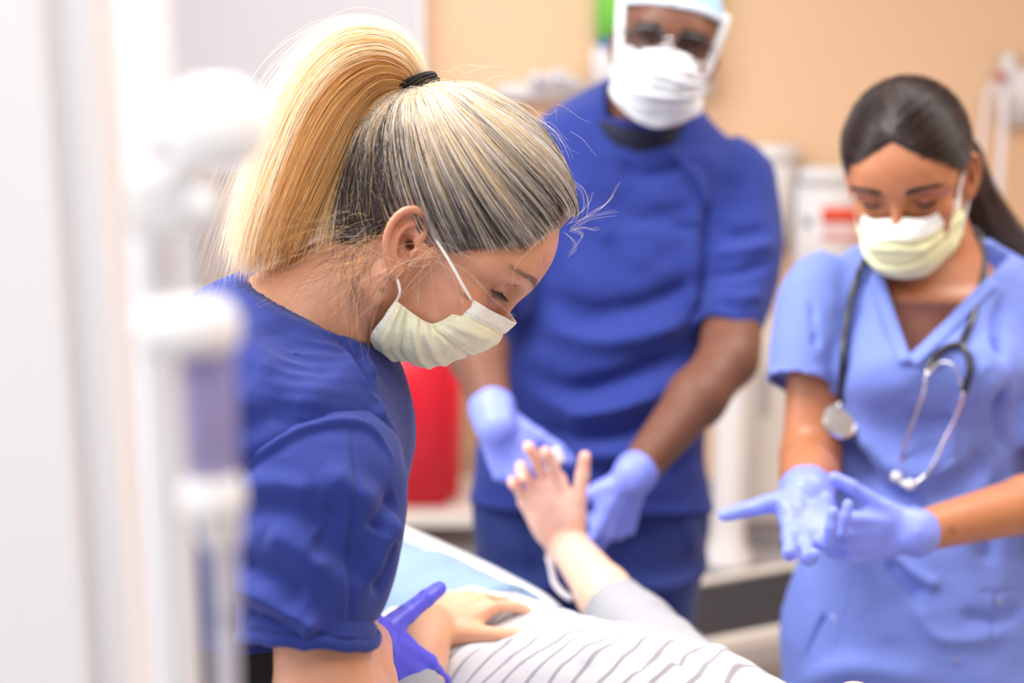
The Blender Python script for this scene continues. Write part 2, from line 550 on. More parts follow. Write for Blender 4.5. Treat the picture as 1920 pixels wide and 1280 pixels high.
# ---- step stool with black ribbed top
A_ = P_z(1300, 1150, 0.22); B_ = P_z(1480, 1085, 0.22)
M_blk = mat('black_tread', (52, 52, 60), 0.55)
c = Vector(P_z(1410, 1135, 0.24)); ang = R_(24)
Rz = Matrix.Rotation(ang, 3, 'Z')
t = empty('step_stool', (c.x, c.y, 0), 'low step stool with black tread and pale metal frame on the floor', 'step stool')
box('tread', c, (0.46, 0.30, 0.02), M_blk, t, 0.006, Rz)
for k in range(9):
    box('tread_rib', c + Rz @ Vector((0, -0.125 + k * 0.031, 0.0115)), (0.43, 0.008, 0.004), M_blk, t, 0, Rz)
for dy, dz in ((-0.165, 0), (0.165, 0)):
    box('frame_rail', c + Rz @ Vector((0, dy, -0.002)), (0.52, 0.03, 0.034), M_cream, t, 0.006, Rz)
for dx in (-0.245, 0.245):
    box('frame_rail', c + Rz @ Vector((dx, 0, -0.002)), (0.03, 0.30, 0.034), M_cream, t, 0.006, Rz)
    for dy in (-0.155, 0.155):
        box('leg', c + Rz @ Vector((dx, dy, -0.13)), (0.03, 0.03, 0.22), M_cream, t, 0.005, Rz)
        lathe('rubber_foot', c + Rz @ Vector((dx, dy, -0.24)), (0, 0, 1), [(0.022, 0), (0.022, 0.018), (0.017, 0.022)], M_dark, t, 16)

# ---- wall dispensers
def tapered(name, px0, px1, py0, py1, y, depth, k, m, parent, bev=0.012):
    x0, x1 = P_y(px0, py0, y).x, P_y(px1, py0, y).x
    z1, z0 = P_y(0, py0, y).z, P_y(0, py1, y).z
    bm = bmesh.new(); bmesh.ops.create_cube(bm, size=1)
    for v in bm.verts:
        q = 1 if v.co.z > 0 else k
        v.co = Vector(((x0 + x1) / 2 + v.co.x * (x1 - x0) * q, y + depth / 2 + (v.co.y) * depth * (q if v.co.y < 0 else 1), z0 + (v.co.z + .5) * (z1 - z0)))
    bmesh.ops.bevel(bm, geom=bm.edges[:], offset=bev, segments=3, affect='EDGES')
    return bm_obj(name, bm, m, parent, True)
DY = WY - 0.13
c = P_y(1465, 360, WY - 0.06)
t = empty('towel_dispenser', (c.x, WY, c.z), 'white wall dispenser just right of the shoulder of the man in navy', 'dispenser')
tapered('dispenser_body', 1412, 1497, 300, 462, DY, 0.13, 0.76, M_wplast, t)
tapered('cover', 1408, 1501, 274, 306, DY - 0.008, 0.138, 1.0, M_wplast, t, 0.01)
tapered('outlet_slot', 1436, 1478, 462, 470, DY + 0.02, 0.06, 1, M_gplast, t, 0.002)
c = P_y(1560, 450, WY - 0.06)
t = empty('sharps_container', (c.x, WY, c.z), 'white wall sharps container with red and white warning label', 'sharps container')
tapered('container_body', 1497, 1640, 345, 560, DY, 0.13, 0.93, M_wplast, t)
tapered('lid', 1503, 1634, 316, 348, DY - 0.008, 0.138, 1.0, M_wplast, t, 0.01)
M_rl = mat('label_red', (236, 84, 52), 0.5)
tapered('warning_label', 1541, 1640, 388, 419, DY - 0.004, 0.006, 1, M_rl, t, 0.001)
tapered('label_panel', 1543, 1640, 421, 447, DY - 0.003, 0.006, 1, mat('label_white', (240, 214, 214), 0.5), t, 0.001)
tapered('label_edge', 1541, 1640, 444, 449, DY - 0.005, 0.006, 1, M_rl, t, 0.001)
tapered('key_lock', 1508, 1520, 405, 425, DY - 0.006, 0.012, 1, M_gplast, t, 0.002)

# ---- green and white supply box behind the man's head
c = P_y(1230, 90, WY - 0.05)
t = empty('glove_box', (c.x, WY, c.z), 'green and white glove box holder on the wall behind the capped head', 'glove box')
tapered('box_holder', 1112, 1342, 84, 182, DY, 0.13, 1.0, M_wplast, t)
tapered('green_box', 1122, 1330, -70, 80, DY + 0.01, 0.12, 1.0, mat('green_card', (130, 214, 84), 0.6), t, 0.004)
tapered('blue_band', 1124, 1328, 72, 90, DY + 0.004, 0.12, 1.0, mat('blue_card', (70, 110, 190), 0.6), t, 0.002)
# ---- stacked white wall fixtures seen between the two heads
c = P_y(1020, 160, WY - 0.05)
t = empty('gas_outlet_panel', (c.x, WY, c.z), 'white wall rail with round regulators left of the man in navy', 'wall rail')
tapered('rail_body', 930, 1104, 158, 190, DY + 0.03, 0.10, 1.0, M_wplast, t)
for i, (px, py, rr) in enumerate(((1008, 152, 0.032), (1046, 150, 0.036), (1076, 158, 0.024))):
    q = P_y(px, py, DY)
    lathe('regulator', q + Vector((0, 0.05, 0)), (0, -1, 0), [(rr * .7, 0), (rr, 0.01), (rr, 0.05), (rr * .8, 0.06), (rr * .5, 0.062)], mat('regulator_white', (225, 225, 232), 0.25, coat=0.5), t, 20)
    tube('regulator_knob', [q, q + Vector((0, -0.05, 0.0))], 0.011, M_gplast, t)
# ---- blood pressure unit with hanging tubes at the right wall
c = P_y(1895, 170, WY - 0.06)
t = empty('wall_pressure_gauge', (c.x, WY, c.z), 'white wall gauge unit with red knob and looped pale tubes', 'wall gauge')
tapered('gauge_body', 1876, 1990, 128, 238, DY + 0.03, 0.1, 0.7, M_wplast, t)
tapered('bracket', 1886, 1912, 96, 150, DY + 0.04, 0.06, 1, M_wplast, t)
q = P_y(1879, 143, DY)
lathe('red_knob', q + Vector((0, 0.04, 0)), (0, -1, 0), [(0.011, 0), (0.014, 0.004), (0.014, 0.035), (0.009, 0.042)], mat('knob_red', (200, 30, 45), 0.35), t, 16)['label'] = 'small red knob'
M_tb = mat('pale_tubing', (244, 240, 246), 0.35)
for k, pts in enumerate(([(1872, 160), (1858, 162), (1850, 190), (1842, 260), (1836, 330), (1832, 420)],
                         [(1884, 170), (1882, 200), (1880, 250), (1876, 310), (1872, 370), (1866, 450)],
                         [(1832, 420), (1834, 470), (1850, 490), (1866, 450)])):
    tube('tubing', [P_y(x, y, DY + 0.0) for x, y in pts], 0.0085 if k != 1 else 0.014, M_tb, t, n=24)
# ================================================================ people: shared builders
class Frame:
    """a local frame in centimetres: x = the person's right, y = forward, z = up"""
    def __init__(s, O, M, sc_=1.0): s.O = Vector(O); s.M = M; s.s = 0.01 * sc_
    def __call__(s, x, y, z): return s.O + s.M @ Vector((x, y, z)) * s.s
    def vec(s, x, y, z): return (s.M @ Vector((x, y, z)))
    def loc(s, V):
        A = np.array(s.M); return (np.asarray(V) - np.array(s.O)) @ A / s.s
    def on_ray(s, px, py, xl):
        """the point of a pixel's ray that lies at sideways offset xl (cm)"""
        r = ray_dir(px, py); ax = s.M @ Vector((1, 0, 0))
        t = (xl * s.s + (s.O - CO).dot(ax)) / r.dot(ax)
        return CO + r * t
def frame_from(F, U, O, s=1.0):
    F = Vector(F).normalized(); U = Vector(U); U = (U - F * U.dot(F)).normalized(); X = F.cross(U)
    return Frame(O, Matrix((X, F, U)).transposed(), s)
def head_ops(S, L, jaw=1.0, nose=1.0, brow=1.0, eye_open=0.0, ears=(1, -1), ear_tilt=18, ear_s=1.0, ear_out=24, low=1.0, chin_y=0.0, nose_y=0.0, lid_z=0.0):
    c = L.s; M = L.M; L0 = L
    def L(x, y, z):
        if z < -2: y += chin_y * (z + 2) / -6; z = -2 + (z + 2) * low
        return L0(x, y, z)
    E = lambda x, y, z, a, b, d, k: S.u(ell(L(x, y, z), (a * c, b * c, d * c), M), k * c)
    C = lambda p, q, r0, r1, k: S.u(rcone(L(*p), L(*q), r0 * c, r1 * c), k * c)
    E(0, 0.35, 5.0, 7.3, 8.7, 8.0, 0)
    E(0, 2.4, 4.6, 6.9, 7.0, 6.8, 1.5)
    E(0, -2.5, 3.4, 6.3, 5.7, 6.2, 1.5)
    E(0, 4.2, -1.2, 5.5 * jaw, 4.6, 6.3, 2.0)
    for s in (1, -1):
        C((s * 5.3 * jaw, 0.9, -4.6), (s * 2.0, 7.0, -7.9), 1.5, 1.3, 1.6)
        C((s * 5.9, 0.6, 0.0), (s * 5.2 * jaw, 1.0, -4.6), 1.3, 1.5, 1.6)
        E(s * 4.3, 6.1, -0.6, 1.9, 1.9, 1.5, 1.8)         # cheekbone
        E(s * 3.4, 6.6, -3.4, 2.1, 1.8, 2.2, 2.0)         # cheek
        C((s * 1.1, 8.75, 3.5), (s * 3.9, 7.9, 3.7), 0.85 * brow, 0.8 * brow, 1.4)
        C((s * 3.9, 7.9, 3.7), (s * 5.5, 6.0, 2.9), 0.8 * brow, 0.8, 1.2)
    E(0, 7.6, 4.9, 4.6, 1.7, 2.6, 2.0)                    # forehead
    E(0, 7.6, -4.5, 2.7, 2.4, 2.7, 1.8)                   # muzzle
    E(0, 8.3, -8.0, 1.9, 1.4, 1.5, 1.4)                   # chin
    for s in (1, -1):
        S.cut(ell(L(s * 3.2, 9.5, 2.15), (1.75 * c, 1.55 * c, 1.15 * c), M), 1.3 * c)
    # nose
    C((0, 8.7, 3.1), (0, 10.6 + nose_y, -0.6 * nose), 0.62, 0.72, 1.1)
    E(0, 11.0 + nose_y, -1.0, 0.92, 0.85, 0.8, 0.8)
    for s in (1, -1):
        E(s * 1.15, 10.0 + nose_y, -1.35, 0.72, 0.95, 0.68, 0.6)
        S.cut(ell(L(s * 0.6, 10.5 + nose_y, -1.95), (0.3 * c, 0.5 * c, 0.35 * c), M), 0.3 * c)
    # lips
    C((-1.9, 8.6, -4.2), (0, 9.9, -3.95), 0.3, 0.5, 0.5); C((0, 9.9, -3.95), (1.9, 8.6, -4.2), 0.5, 0.3, 0.5)
    C((-1.7, 8.6, -4.7), (0, 9.75, -4.85), 0.3, 0.58, 0.5); C((0, 9.75, -4.85), (1.7, 8.6, -4.7), 0.58, 0.3, 0.5)
    # eyelid balls
    for s in (1, -1):
        E(s * 3.15, 7.15, 2.15, 1.32, 1.32, 1.22, 0.25)
        # crease above the lid
        S.cut(ell(L(s * 3.2, 8.15, 3.0), (1.35 * c, 0.5 * c, 0.12 * c), M), 0.25 * c)
        # lid slit along the lashes
        zz = 1.45 + 0.25 * eye_open + lid_z
        S.cut(ell(L(s * 3.2, 8.25, zz), (1.15 * c, 0.55 * c, (0.07 + 0.3 * eye_open) * c), M), 0.12 * c)
    for s in ears:
        ear_ops(S, L0, s, ear_tilt, ear_s, ear_out)
def ear_frame(L, s, tilt, es, out):
    t = R_(tilt); o = R_(out)
    ef0 = Vector((0, math.cos(t), math.sin(t))); eu = Vector((0, -math.sin(t), math.cos(t)))
    ef = ef0 * math.cos(o) + Vector((-s, 0, 0)) * math.sin(o)
    eo = Vector((s, 0, 0)) * math.cos(o) + ef0 * math.sin(o)
    base = Vector((s * 6.75, 0.2, 0.1))
    def T(f, u, w): return L(*(base + (ef * f + eu * u + eo * w) * es))
    A = (L.M @ Matrix((ef, eu, eo)).transposed())
    return T, A
def ear_ops(S, L, s, tilt, es, out):
    T, A = ear_frame(L, s, tilt, es, out)
    c = L.s * es
    S.u(ell(T(-0.75, 0.75, 0.55), (1.55 * c, 2.45 * c, 0.55 * c), A), 0.3 * c)
    S.u(ell(T(-0.3, 0.0, 0.1), (1.1 * c, 1.7 * c, 0.9 * c), A), 0.4 * c)
    S.u(ell(T(-0.45, -2.15, 0.5), (0.78 * c, 0.85 * c, 0.36 * c), A), 0.3 * c)     # lobe
    S.cut(ell(T(-0.7, 1.1, 1.25), (1.35 * c, 2.0 * c, 0.85 * c), A), 0.15 * c)   # scapha
    S.cut(ell(T(-0.35, 0.0, 1.0), (0.95 * c, 1.25 * c, 1.35 * c), A), 0.15 * c)   # concha
    hp = [(0.1, 0.2, 0.55), (0.75, 0.9, 0.8), (1.0, 1.9, 0.9), (0.65, 2.8, 1.0), (-0.3, 3.25, 1.05), (-1.35, 2.95, 1.05), (-2.05, 2.0, 1.0),
          (-2.3, 0.8, 0.95), (-2.05, -0.5, 0.85), (-1.45, -1.6, 0.75), (-0.75, -2.5, 0.65)]
    H = catmull(hp, 22)
    for i in range(len(H) - 1):
        r = 0.34 if i > 1 else 0.26
        S.u(rcone(T(*H[i]), T(*H[i + 1]), r * c, r * c), 0.12 * c)
    ap = [(0.15, 2.0, 0.55), (-0.7, 1.75, 0.75), (-1.25, 0.9, 0.85), (-1.3, -0.2, 0.85), (-0.95, -1.15, 0.8), (-0.3, -1.45, 0.75)]
    H = catmull(ap, 12)
    for i in range(len(H) - 1):
        S.u(rcone(T(*H[i]), T(*H[i + 1]), 0.24 * c, 0.24 * c), 0.18 * c)
    S.u(ell(T(0.45, -0.35, 0.75), (0.36 * c, 0.55 * c, 0.3 * c), A), 0.2 * c)       # tragus
    S.cut(rcone(T(-0.05, 0.1, 0.5), T(0.7, 0.1, -0.9), 0.52 * c, 0.4 * c), 0.15 * c)

# ---- hands.  frame: origin wrist, y towards fingers, x towards the thumb, z out of the back of the hand (cm)
FING = {'index': ((2.6, 8.6, 0.15), (4.3, 2.5, 2.1), 0.80), 'middle': ((0.75, 9.0, 0.35), (4.8, 2.9, 2.2), 0.82),
        'ring': ((-1.15, 8.6, 0.25), (4.4, 2.7, 2.2), 0.77), 'little': ((-2.9, 7.7, 0.0), (3.4, 2.1, 1.9), 0.68)}
def hand_ops(S, H, curls, spread=0.0, thumb=(35, 20, 20, 10), grow=0.0, side=1, nails=False, wrist=True):
    """curls: {finger: (mcp, pip, dip) in degrees, optional sideways}; thumb = (out, forward-of-palm, mcp, ip); side -1 mirrors the hand"""
    c = H.s
    X = lambda p: H(p[0] * side, p[1], p[2])
    g = grow
    # palm
    for nm, ((kx, ky, kz), _, r) in FING.items():
        S.u(rcone(X((kx * 0.55, 0.8, 0)), X((kx, ky - 0.3, kz - 0.2)), (1.15 + g) * c, (r + 0.22 + g) * c), 0.9 * c)
    S.u(ell(X((0.3, 4.8, -0.55)), ((3.6 + g) * c, (3.6 + g) * c, (1.1 + g) * c), H.M), 0.8 * c)
    S.u(ell(X((2.1, 3.6, -1.2)), ((1.6 + g) * c, (2.5 + g) * c, (1.25 + g) * c), H.M), 0.8 * c)
    S.u(ell(X((-2.2, 3.3, -1.0)), ((1.15 + g) * c, (2.5 + g) * c, (1.05 + g) * c), H.M), 0.8 * c)
    if wrist: S.u(ell(X((0, -0.6, 0)), ((2.75 + g) * c, 2.6 * c, (1.95 + g) * c), H.M), 1.0 * c)
    tips = {}
    for nm, (k, seg, r) in FING.items():
        cu = curls.get(nm, (15, 20, 12))
        sp = (cu[3] if len(cu) > 3 else 0) + spread * {'index': 1, 'middle': 0.2, 'ring': -0.6, 'little': -1.4}[nm]
        p = Vector(k); a = 0
        dirx = math.sin(R_(sp))
        rr = r
        for j in range(3):
            a += R_(cu[j])
            d = Vector((dirx, math.cos(a) * math.cos(R_(sp)), -math.sin(a))).normalized()
            q = p + d * seg[j]
            if j == 2: q = p + d * (seg[j] - rr * 0.8)
            S.u(rcone(X(p), X(q), (rr + g) * c, (rr * 0.93 + g) * c), (0.35 if j == 0 else 0.18) * c)
            if j < 2:
                S.u(ell(X(q), ((rr * 0.98 + g) * c,) * 3), 0.12 * c)
            rr *= 0.92; p = q
        tips[nm] = X(p)
    # thumb: leaves the side of the palm near its base
    out, fwd, m1, m2 = thumb
    p = Vector((1.9, 1.6, -0.7)); ao = R_(out); af = R_(fwd)
    d = Vector((math.sin(ao) * math.cos(af), math.cos(ao) * math.cos(af), -math.sin(af))).normalized()
    bend = Vector((-0.55, 0.35, -0.75)).normalized()
    q = p + d * 4.4
    S.u(rcone(X(p), X(q), (1.35 + g) * c, (1.05 + g) * c), 0.9 * c)
    for L_, r0, r1, m in ((3.3, 1.02, 0.92, m1), (2.5, 0.93, 0.78, m2)):
        d = (d * math.cos(R_(m)) + bend * math.sin(R_(m))).normalized()
        p = q; q = p + d * L_
        S.u(rcone(X(p), X(q), (r0 + g) * c, (r1 + g) * c), 0.25 * c)
    tips['thumb'] = X(q)
    return tips
def hand_frame(wrist, fingers_dir, back_dir, s=1.0):
    """back_dir = out of the back of the hand"""
    Y = Vector(fingers_dir).normalized(); Z = Vector(back_dir); Z = (Z - Y * Z.dot(Y)).normalized(); X = Y.cross(Z)
    return Frame(wrist, Matrix((X, Y, Z)).transposed(), s)

# ---- strands
def strands(name, paths, radius, cols, m, parent, tip=0.35, label=None, stuff=True):
    """paths (n, k, 3); cols (n, 3)"""
    n, k, _ = paths.shape
    hc = bpy.data.hair_curves.new(name)
    hc.add_curves([k] * n)
    hc.position_data.foreach_set('vector', paths.astype(np.float32).ravel())
    a = hc.attributes.get('radius') or hc.attributes.new('radius', 'FLOAT', 'POINT')
    taper = 1 - (1 - tip) * np.linspace(0, 1, k) ** 2
    rr = (np.broadcast_to(np.asarray(radius).reshape(-1, 1), (n, 1)) * taper[None]).astype(np.float32)
    a.data.foreach_set('value', np.ascontiguousarray(rr).ravel())
    a = hc.attributes.new('strand_color', 'FLOAT_COLOR', 'POINT')
    cols = np.asarray(cols)
    if cols.ndim == 2: cols = np.repeat(cols[:, None, :], k, axis=1)
    c4 = np.ones((n * k, 4), np.float32); c4[:, :3] = cols.reshape(-1, 3)
    a.data.foreach_set('color', c4.ravel())
    hc.update_tag()
    o = link(name, hc, m, parent)
    if stuff: o['kind'] = 'stuff'
    if label: o['label'] = label
    return o
def hair_mat(name, rough=0.38, radial=0.4, transl=0.3, spec=0.6):
    m = bpy.data.materials.new(name); m.use_nodes = True
    nt = m.node_tree; N = nt.nodes; b = N['Principled BSDF']; out = N['Material Output']
    b.inputs['Roughness'].default_value = rough; b.inputs['Specular IOR Level'].default_value = spec
    a = N.new('ShaderNodeAttribute'); a.attribute_name = 'strand_color'
    nt.links.new(a.outputs['Color'], b.inputs['Base Color'])
    t = N.new('ShaderNodeBsdfTranslucent'); nt.links.new(a.outputs['Color'], t.inputs[0])
    mx = N.new('ShaderNodeMixShader'); mx.inputs[0].default_value = transl
    nt.links.new(b.outputs[0], mx.inputs[1]); nt.links.new(t.outputs[0], mx.inputs[2]); nt.links.new(mx.outputs[0], out.inputs[0])
    return m
def lin3(rows): return np.array([lin(r)[:3] for r in rows])
def lashes(name, L, s, m, parent, n=60, down=0.9, length=1.0, z0=1.42, col=(30, 22, 22), arch=0.0):
    u = np.linspace(-1, 1, n); paths = []
    for t in u:
        x = s * (3.2 - 1.2 * t * -1 * 1.0) if False else s * (3.2 + 1.2 * t)
        y = 7.15 + 1.32 * math.sqrt(max(0.05, 1 - (1.2 * t / 1.36) ** 2 - 0.3)) + 0.02
        z = z0 + 0.28 * t * t + arch * (1 - t * t)
        pts = []
        j = rng.normal(0, 0.06, 3)
        ln = length * (0.75 + 0.3 * rng.random()) * (0.8 + 0.25 * t)
        for q in np.linspace(0, 1, 7):
            pts.append(L(x + s * (0.35 * t) * ln * q + j[0] * q, y + (0.95 * q) * ln + j[1] * q, z - down * ln * (q - 0.45 * q * q) + j[2] * q))
        paths.append([list(p) for p in pts])
    return strands(name, np.array(paths), 0.00022, np.tile(lin3([col]), (n, 1)), m, parent, 0.2)
def brows(name, L, s, m, parent, surf, n=240, col=(90, 70, 62), thick=0.35, r=0.00016, x0=1.3, x1=5.3, zc=4.05):
    bv = BVHTree.FromPolygons(surf.V.tolist(), surf.Q.tolist()); paths = []
    for i in range(n):
        t = rng.random()
        x = x0 + (x1 - x0) * t; z = zc + 0.55 * math.sin(t * 2.2) - 0.25 * t + (rng.random() - 0.5) * thick * 2 * (1 - 0.6 * t)
        o = L(s * x, 14, z); q, nn, _, _ = bv.ray_cast(o, -L.vec(0, 1, 0) + L.vec(0, 0, 0))
        if q is None: continue
        pts = []
        ln = 0.75 * (0.7 + 0.5 * rng.random())
        for w in np.linspace(0, 1, 5):
            pts.append(list(q + (L.vec(s * 0.9, -0.25 - 0.5 * t, 0.45 - 0.7 * t) * ln * w + nn * (0.10 * math.sin(w * 2.6) + 0.02)) * L.s))
        paths.append(pts)
    return strands(name, np.array(paths), r, np.tile(lin3([col]), (len(paths), 1)), m, parent, 0.3)
def surf_grid(ctrl, nu, nv_):
    """bicubic sheet through a grid of points (rows x columns)"""
    A = np.array([[list(p) for p in row] for row in ctrl], float)
    B = np.array([catmull(row, nv_) for row in A])                 # rows x nv
    return np.array([catmull(B[:, j], nu) for j in range(nv_)]).transpose(1, 0, 2)   # nu x nv
def grid_mesh(name, G, m, parent, thick=0.0, uvcol=None):
    nu, nv2, _ = G.shape
    V = G.reshape(-1, 3)
    i, j = np.meshgrid(np.arange(nu - 1), np.arange(nv2 - 1), indexing='ij')
    a = (i * nv2 + j).ravel()
    Q = np.stack([a, a + 1, a + nv2 + 1, a + nv2], 1)
    me = mesh_np(name, V, Q)
    if uvcol is not None:
        at = me.attributes.new('Col', 'FLOAT_COLOR', 'POINT'); c = np.ones((len(V), 4), np.float32); c[:, :3] = uvcol.reshape(-1, 3)
        at.data.foreach_set('color', c.ravel())
    o = link(name, me, m, parent)
    if thick:
        so = o.modifiers.new('solid', 'SOLIDIFY'); so.thickness = thick; so.offset = 0
    return o
# ================================================================ woman in navy, nearest the camera
M_skin = mat('fair_skin', (226, 170, 140), 0.42, sss=0.25, attr='Col', bump=('noise', 420, 0.10, 0.0006), var=0.03)
M_navy = mat('navy_cotton', (24, 43, 122), 0.9, sheen=0.25, bump=('weave', 420, 0.12, 0.0004), var=0.05)
M_navyd = mat('dark_undershirt', (20, 24, 52), 0.8, sheen=0.1)
M_black = mat('black_trouser_cloth', (16, 16, 26), 0.8, sheen=0.1)
M_glove = mat('periwinkle_nitrile', (132, 146, 238), 0.42, sss=0.12, sss_col=(0.5, 0.5, 1.0), bump=('noise', 120, 0.12, 0.001))
M_glove2 = mat('violet_blue_nitrile', (84, 84, 226), 0.4, sss=0.1, sss_col=(0.5, 0.5, 1.0), bump=('noise', 120, 0.12, 0.001))
M_strand = hair_mat('strand')
M_strand_d = hair_mat('dark_strand', 0.3, 0.35, 0.05, 0.5)
M_elastic = mat('black_elastic', (22, 18, 20), 0.6, bump=('noise', 900, 0.5, 0.0005))
M_loop = mat('white_ear_loop', (246, 246, 250), 0.6)

W1 = empty('person', P(520, 1270, 1.22), 'woman with blonde ponytail, yellow mask and navy scrubs bending over the patient', 'person')
p1 = R_(41)
A1 = frame_from(dirv(math.cos(p1), -math.sin(p1), -0.02), dirv(math.sin(p1), math.cos(p1), 0.10), P(776, 456, 1.19))
S = Sdf()
head_ops(S, A1, jaw=0.90, brow=0.9, ears=(1,), ear_tilt=24, ear_s=0.91, ear_out=26, low=0.66, chin_y=-1.8, nose=0.75, nose_y=-1.2, eye_open=.25, lid_z=.28)
# neck and the slope to the shoulders
S.u(loft([(P(752, 462, 1.19), dirv(1, -.2, 0), .042, .050), (P(684, 528, 1.195), dirv(.8, -.6, 0), .050, .052),
          (P(618, 582, 1.20), dirv(.8, -.6, 0), .058, .060), (P(570, 640, 1.21), dirv(.78, -.62, 0), .075, .10), (P(530, 740, 1.21), dirv(.78, -.62, 0), .09, .14)]), 0.02)
# sinews of the neck
S.u(rcone(P(716, 520, 1.13), P(668, 636, 1.16), .008, .007), .012)
S.u(loft([(P(520, 760, 1.21), dirv(.8, -.6, 0), .095, .13), (P(460, 950, 1.22), dirv(.9, -.4, 0), .095, .13), (P(400, 1200, 1.24), dirv(1, -.2, 0), .10, .14), (P(360, 1400, 1.26), dirv(1, 0, 0), .11, .16)]), 0.03)
# near arm: shoulder, elbow, forearm, wrist
WR = P(684, 1206, 1.30)
S.u(rcone(P(604, 890, 1.11), P(607, 1100, 1.06), .040, .0385), 0.03)
S.u(rcone(P(607, 1100, 1.06), P(608, 1330, 1.045), .0385, .036), 0.02)
S.u(rcone(P(610, 1330, 1.045), P(655, 1285, 1.15), .036, .037), 0.015)
S.u(rcone(P(655, 1285, 1.15), WR, .037, .025), 0.01)
# far arm
S.u(rcone(P(560, 760, 1.36), P(590, 1050, 1.42), .048, .038), 0.03)
S.u(rcone(P(590, 1050, 1.42), P(640, 1150, 1.52), .036, .026), 0.01)
B1 = Surf(S, 0.0019)
# forehead and eye creases, neck creases
B1.strokes([
    ([(1000, 500), (1025, 495), (1044, 506)], .0022, -.0009), ([(985, 512), (1012, 506), (1036, 520)], .0022, -.0008),
    ([(1012, 484), (1034, 482), (1050, 492)], .0022, -.0008),
    ([(904, 548), (912, 556), (922, 562)], .0018, -.0009), ([(900, 556), (908, 562), (918, 570)], .0018, -.0009), ([(905, 540), (915, 545), (925, 546)], .002, -.0010),
    ([(660, 520), (664, 570), (660, 625)], .0022, -.0018), ([(672, 560), (678, 600), (676, 640)], .002, -.0014), ([(682, 520), (700, 560), (716, 570)], .006, .0015),
])
def skin_cols(Surf_, L, base, lip, blush, dark, ear=True):
    q = L.loc(Surf_.V); n = len(q)
    C = np.tile(lin3([base]), (n, 1))
    def mix(w, c):
        nonlocal C
        C = C * (1 - w[:, None]) + lin3([c]) * w[:, None]
    g = lambda c, r: np.exp(-(((q - np.array(c)) / np.array(r)) ** 2).sum(1))
    for s in (1, -1):
        mix(0.45 * g((s * 4.3, 7.0, -1.0), (2.2, 2.5, 1.8)), blush)
        mix(0.6 * g((s * 3.2, 8.2, 1.5), (1.8, 1.5, 0.45)), dark)
        mix(0.25 * g((s * 3.2, 8.0, 2.6), (1.8, 1.5, 0.9)), blush)
        if ear: mix(0.35 * g((s * 8, -0.5, 1.2), (1.6, 3, 3)), blush)
    mix(0.8 * g((0, 9.6, -4.4), (1.9, 1.0, 0.6)), lip)
    mix(0.3 * g((0, 11, -1), (1.2, 1.2, 1.2)), blush)
    return C * (1 + 0.05 * fbm(q * 0.8, 3)[:, None])
col = skin_cols(B1, A1, (202, 146, 116), (180, 96, 88), (204, 118, 92), (124, 74, 58))
# moles on the neck and jaw
for mp, r in (((716, 543), .0020), ((671, 522), .0013), ((671, 571), .0012), ((713, 516), .0010), ((1021, 487), .0010)):
    h = B1.hit(*mp)
    if h is not None:
        w = np.exp(-(np.linalg.norm(B1.V - h, axis=1) / r) ** 2)[:, None] * 0.85
        col = col * (1 - w) + lin3([(92, 56, 40)]) * w
body1 = B1.link('body', M_skin, W1, col)
# eyes
M_eye = mat('eye_white', (226, 216, 210), 0.15, coat=0.6)
for s in (1, -1):
    bm = bmesh.new(); bmesh.ops.create_uvsphere(bm, u_segments=24, v_segments=16, radius=0.0122)
    bmesh.ops.translate(bm, vec=A1(s * 3.15, 7.15, 2.1), verts=bm.verts[:])
    bm_obj('eye', bm, M_eye, W1, True)
lashes('eyelashes', A1, 1, M_strand_d, W1, n=80, down=0.35, length=1.15, z0=1.42, arch=.55)
brows('eyebrow', A1, 1, M_strand_d, W1, B1, n=230, col=(140, 108, 94), thick=0.30, x1=5.7, r=.00011)

# ---- scrub top
G = Sdf()
slv = [(P(600, 812, 1.13), dirv(1, 0, 0), .046, .030), (P(606, 840, 1.115), dirv(1, 0, 0), .058, .050), (P(603, 905, 1.09), dirv(1, 0, 0), .066, .062), (P(597, 985, 1.075), dirv(1, 0, 0), .066, .064),
       (P(587, 1085, 1.06), dirv(1, 0.02, 0), .060, .060), (P(578, 1150, 1.055), dirv(1, 0.02, 0), .0545, .058), (P(573, 1203, 1.05), dirv(1, 0.02, 0), .0515, .056)]
G.u(loft(slv, 4))
G.cut(loft([(P(576, 1165, 1.053), dirv(1, 0, 0), .049, .052), (P(573, 1206, 1.05), dirv(1, 0, 0), .0473, .0518), (P(571, 1240, 1.05), dirv(1, 0, 0), .0473, .0518)], 2), 0.001)
T_ = Sdf()
T_.u(loft([(P(588, 575, 1.20), dirv(.80, -.60, 0), .070, .082), (P(560, 640, 1.205), dirv(.79, -.61, 0), .098, .14), (P(528, 730, 1.21), dirv(.80, -.60, 0), .118, .168),
           (P(490, 860, 1.215), dirv(.88, -.47, 0), .120, .165), (P(445, 1010, 1.225), dirv(.94, -.34, 0), .112, .150), (P(405, 1120, 1.24), dirv(.98, -.2, 0), .112, .155)], 4))
T_.u(ell(P(612, 815, 1.115), (.046, .050, .055)), .04)                   # shoulder cap
T_.u(ell(P(560, 740, 1.36), (.060, .060, .055)), .045)
T_.u(loft([(P(560, 780, 1.37), dirv(1, 0, 0), .06, .055), (P(580, 900, 1.40), dirv(1, 0, 0), .068, .06), (P(590, 1010, 1.42), dirv(1, 0, 0), .066, .06)], 3), .03)
T_.u(ell(P(650, 880, 1.21), (.036, .055, .09)), .04)                      # chest
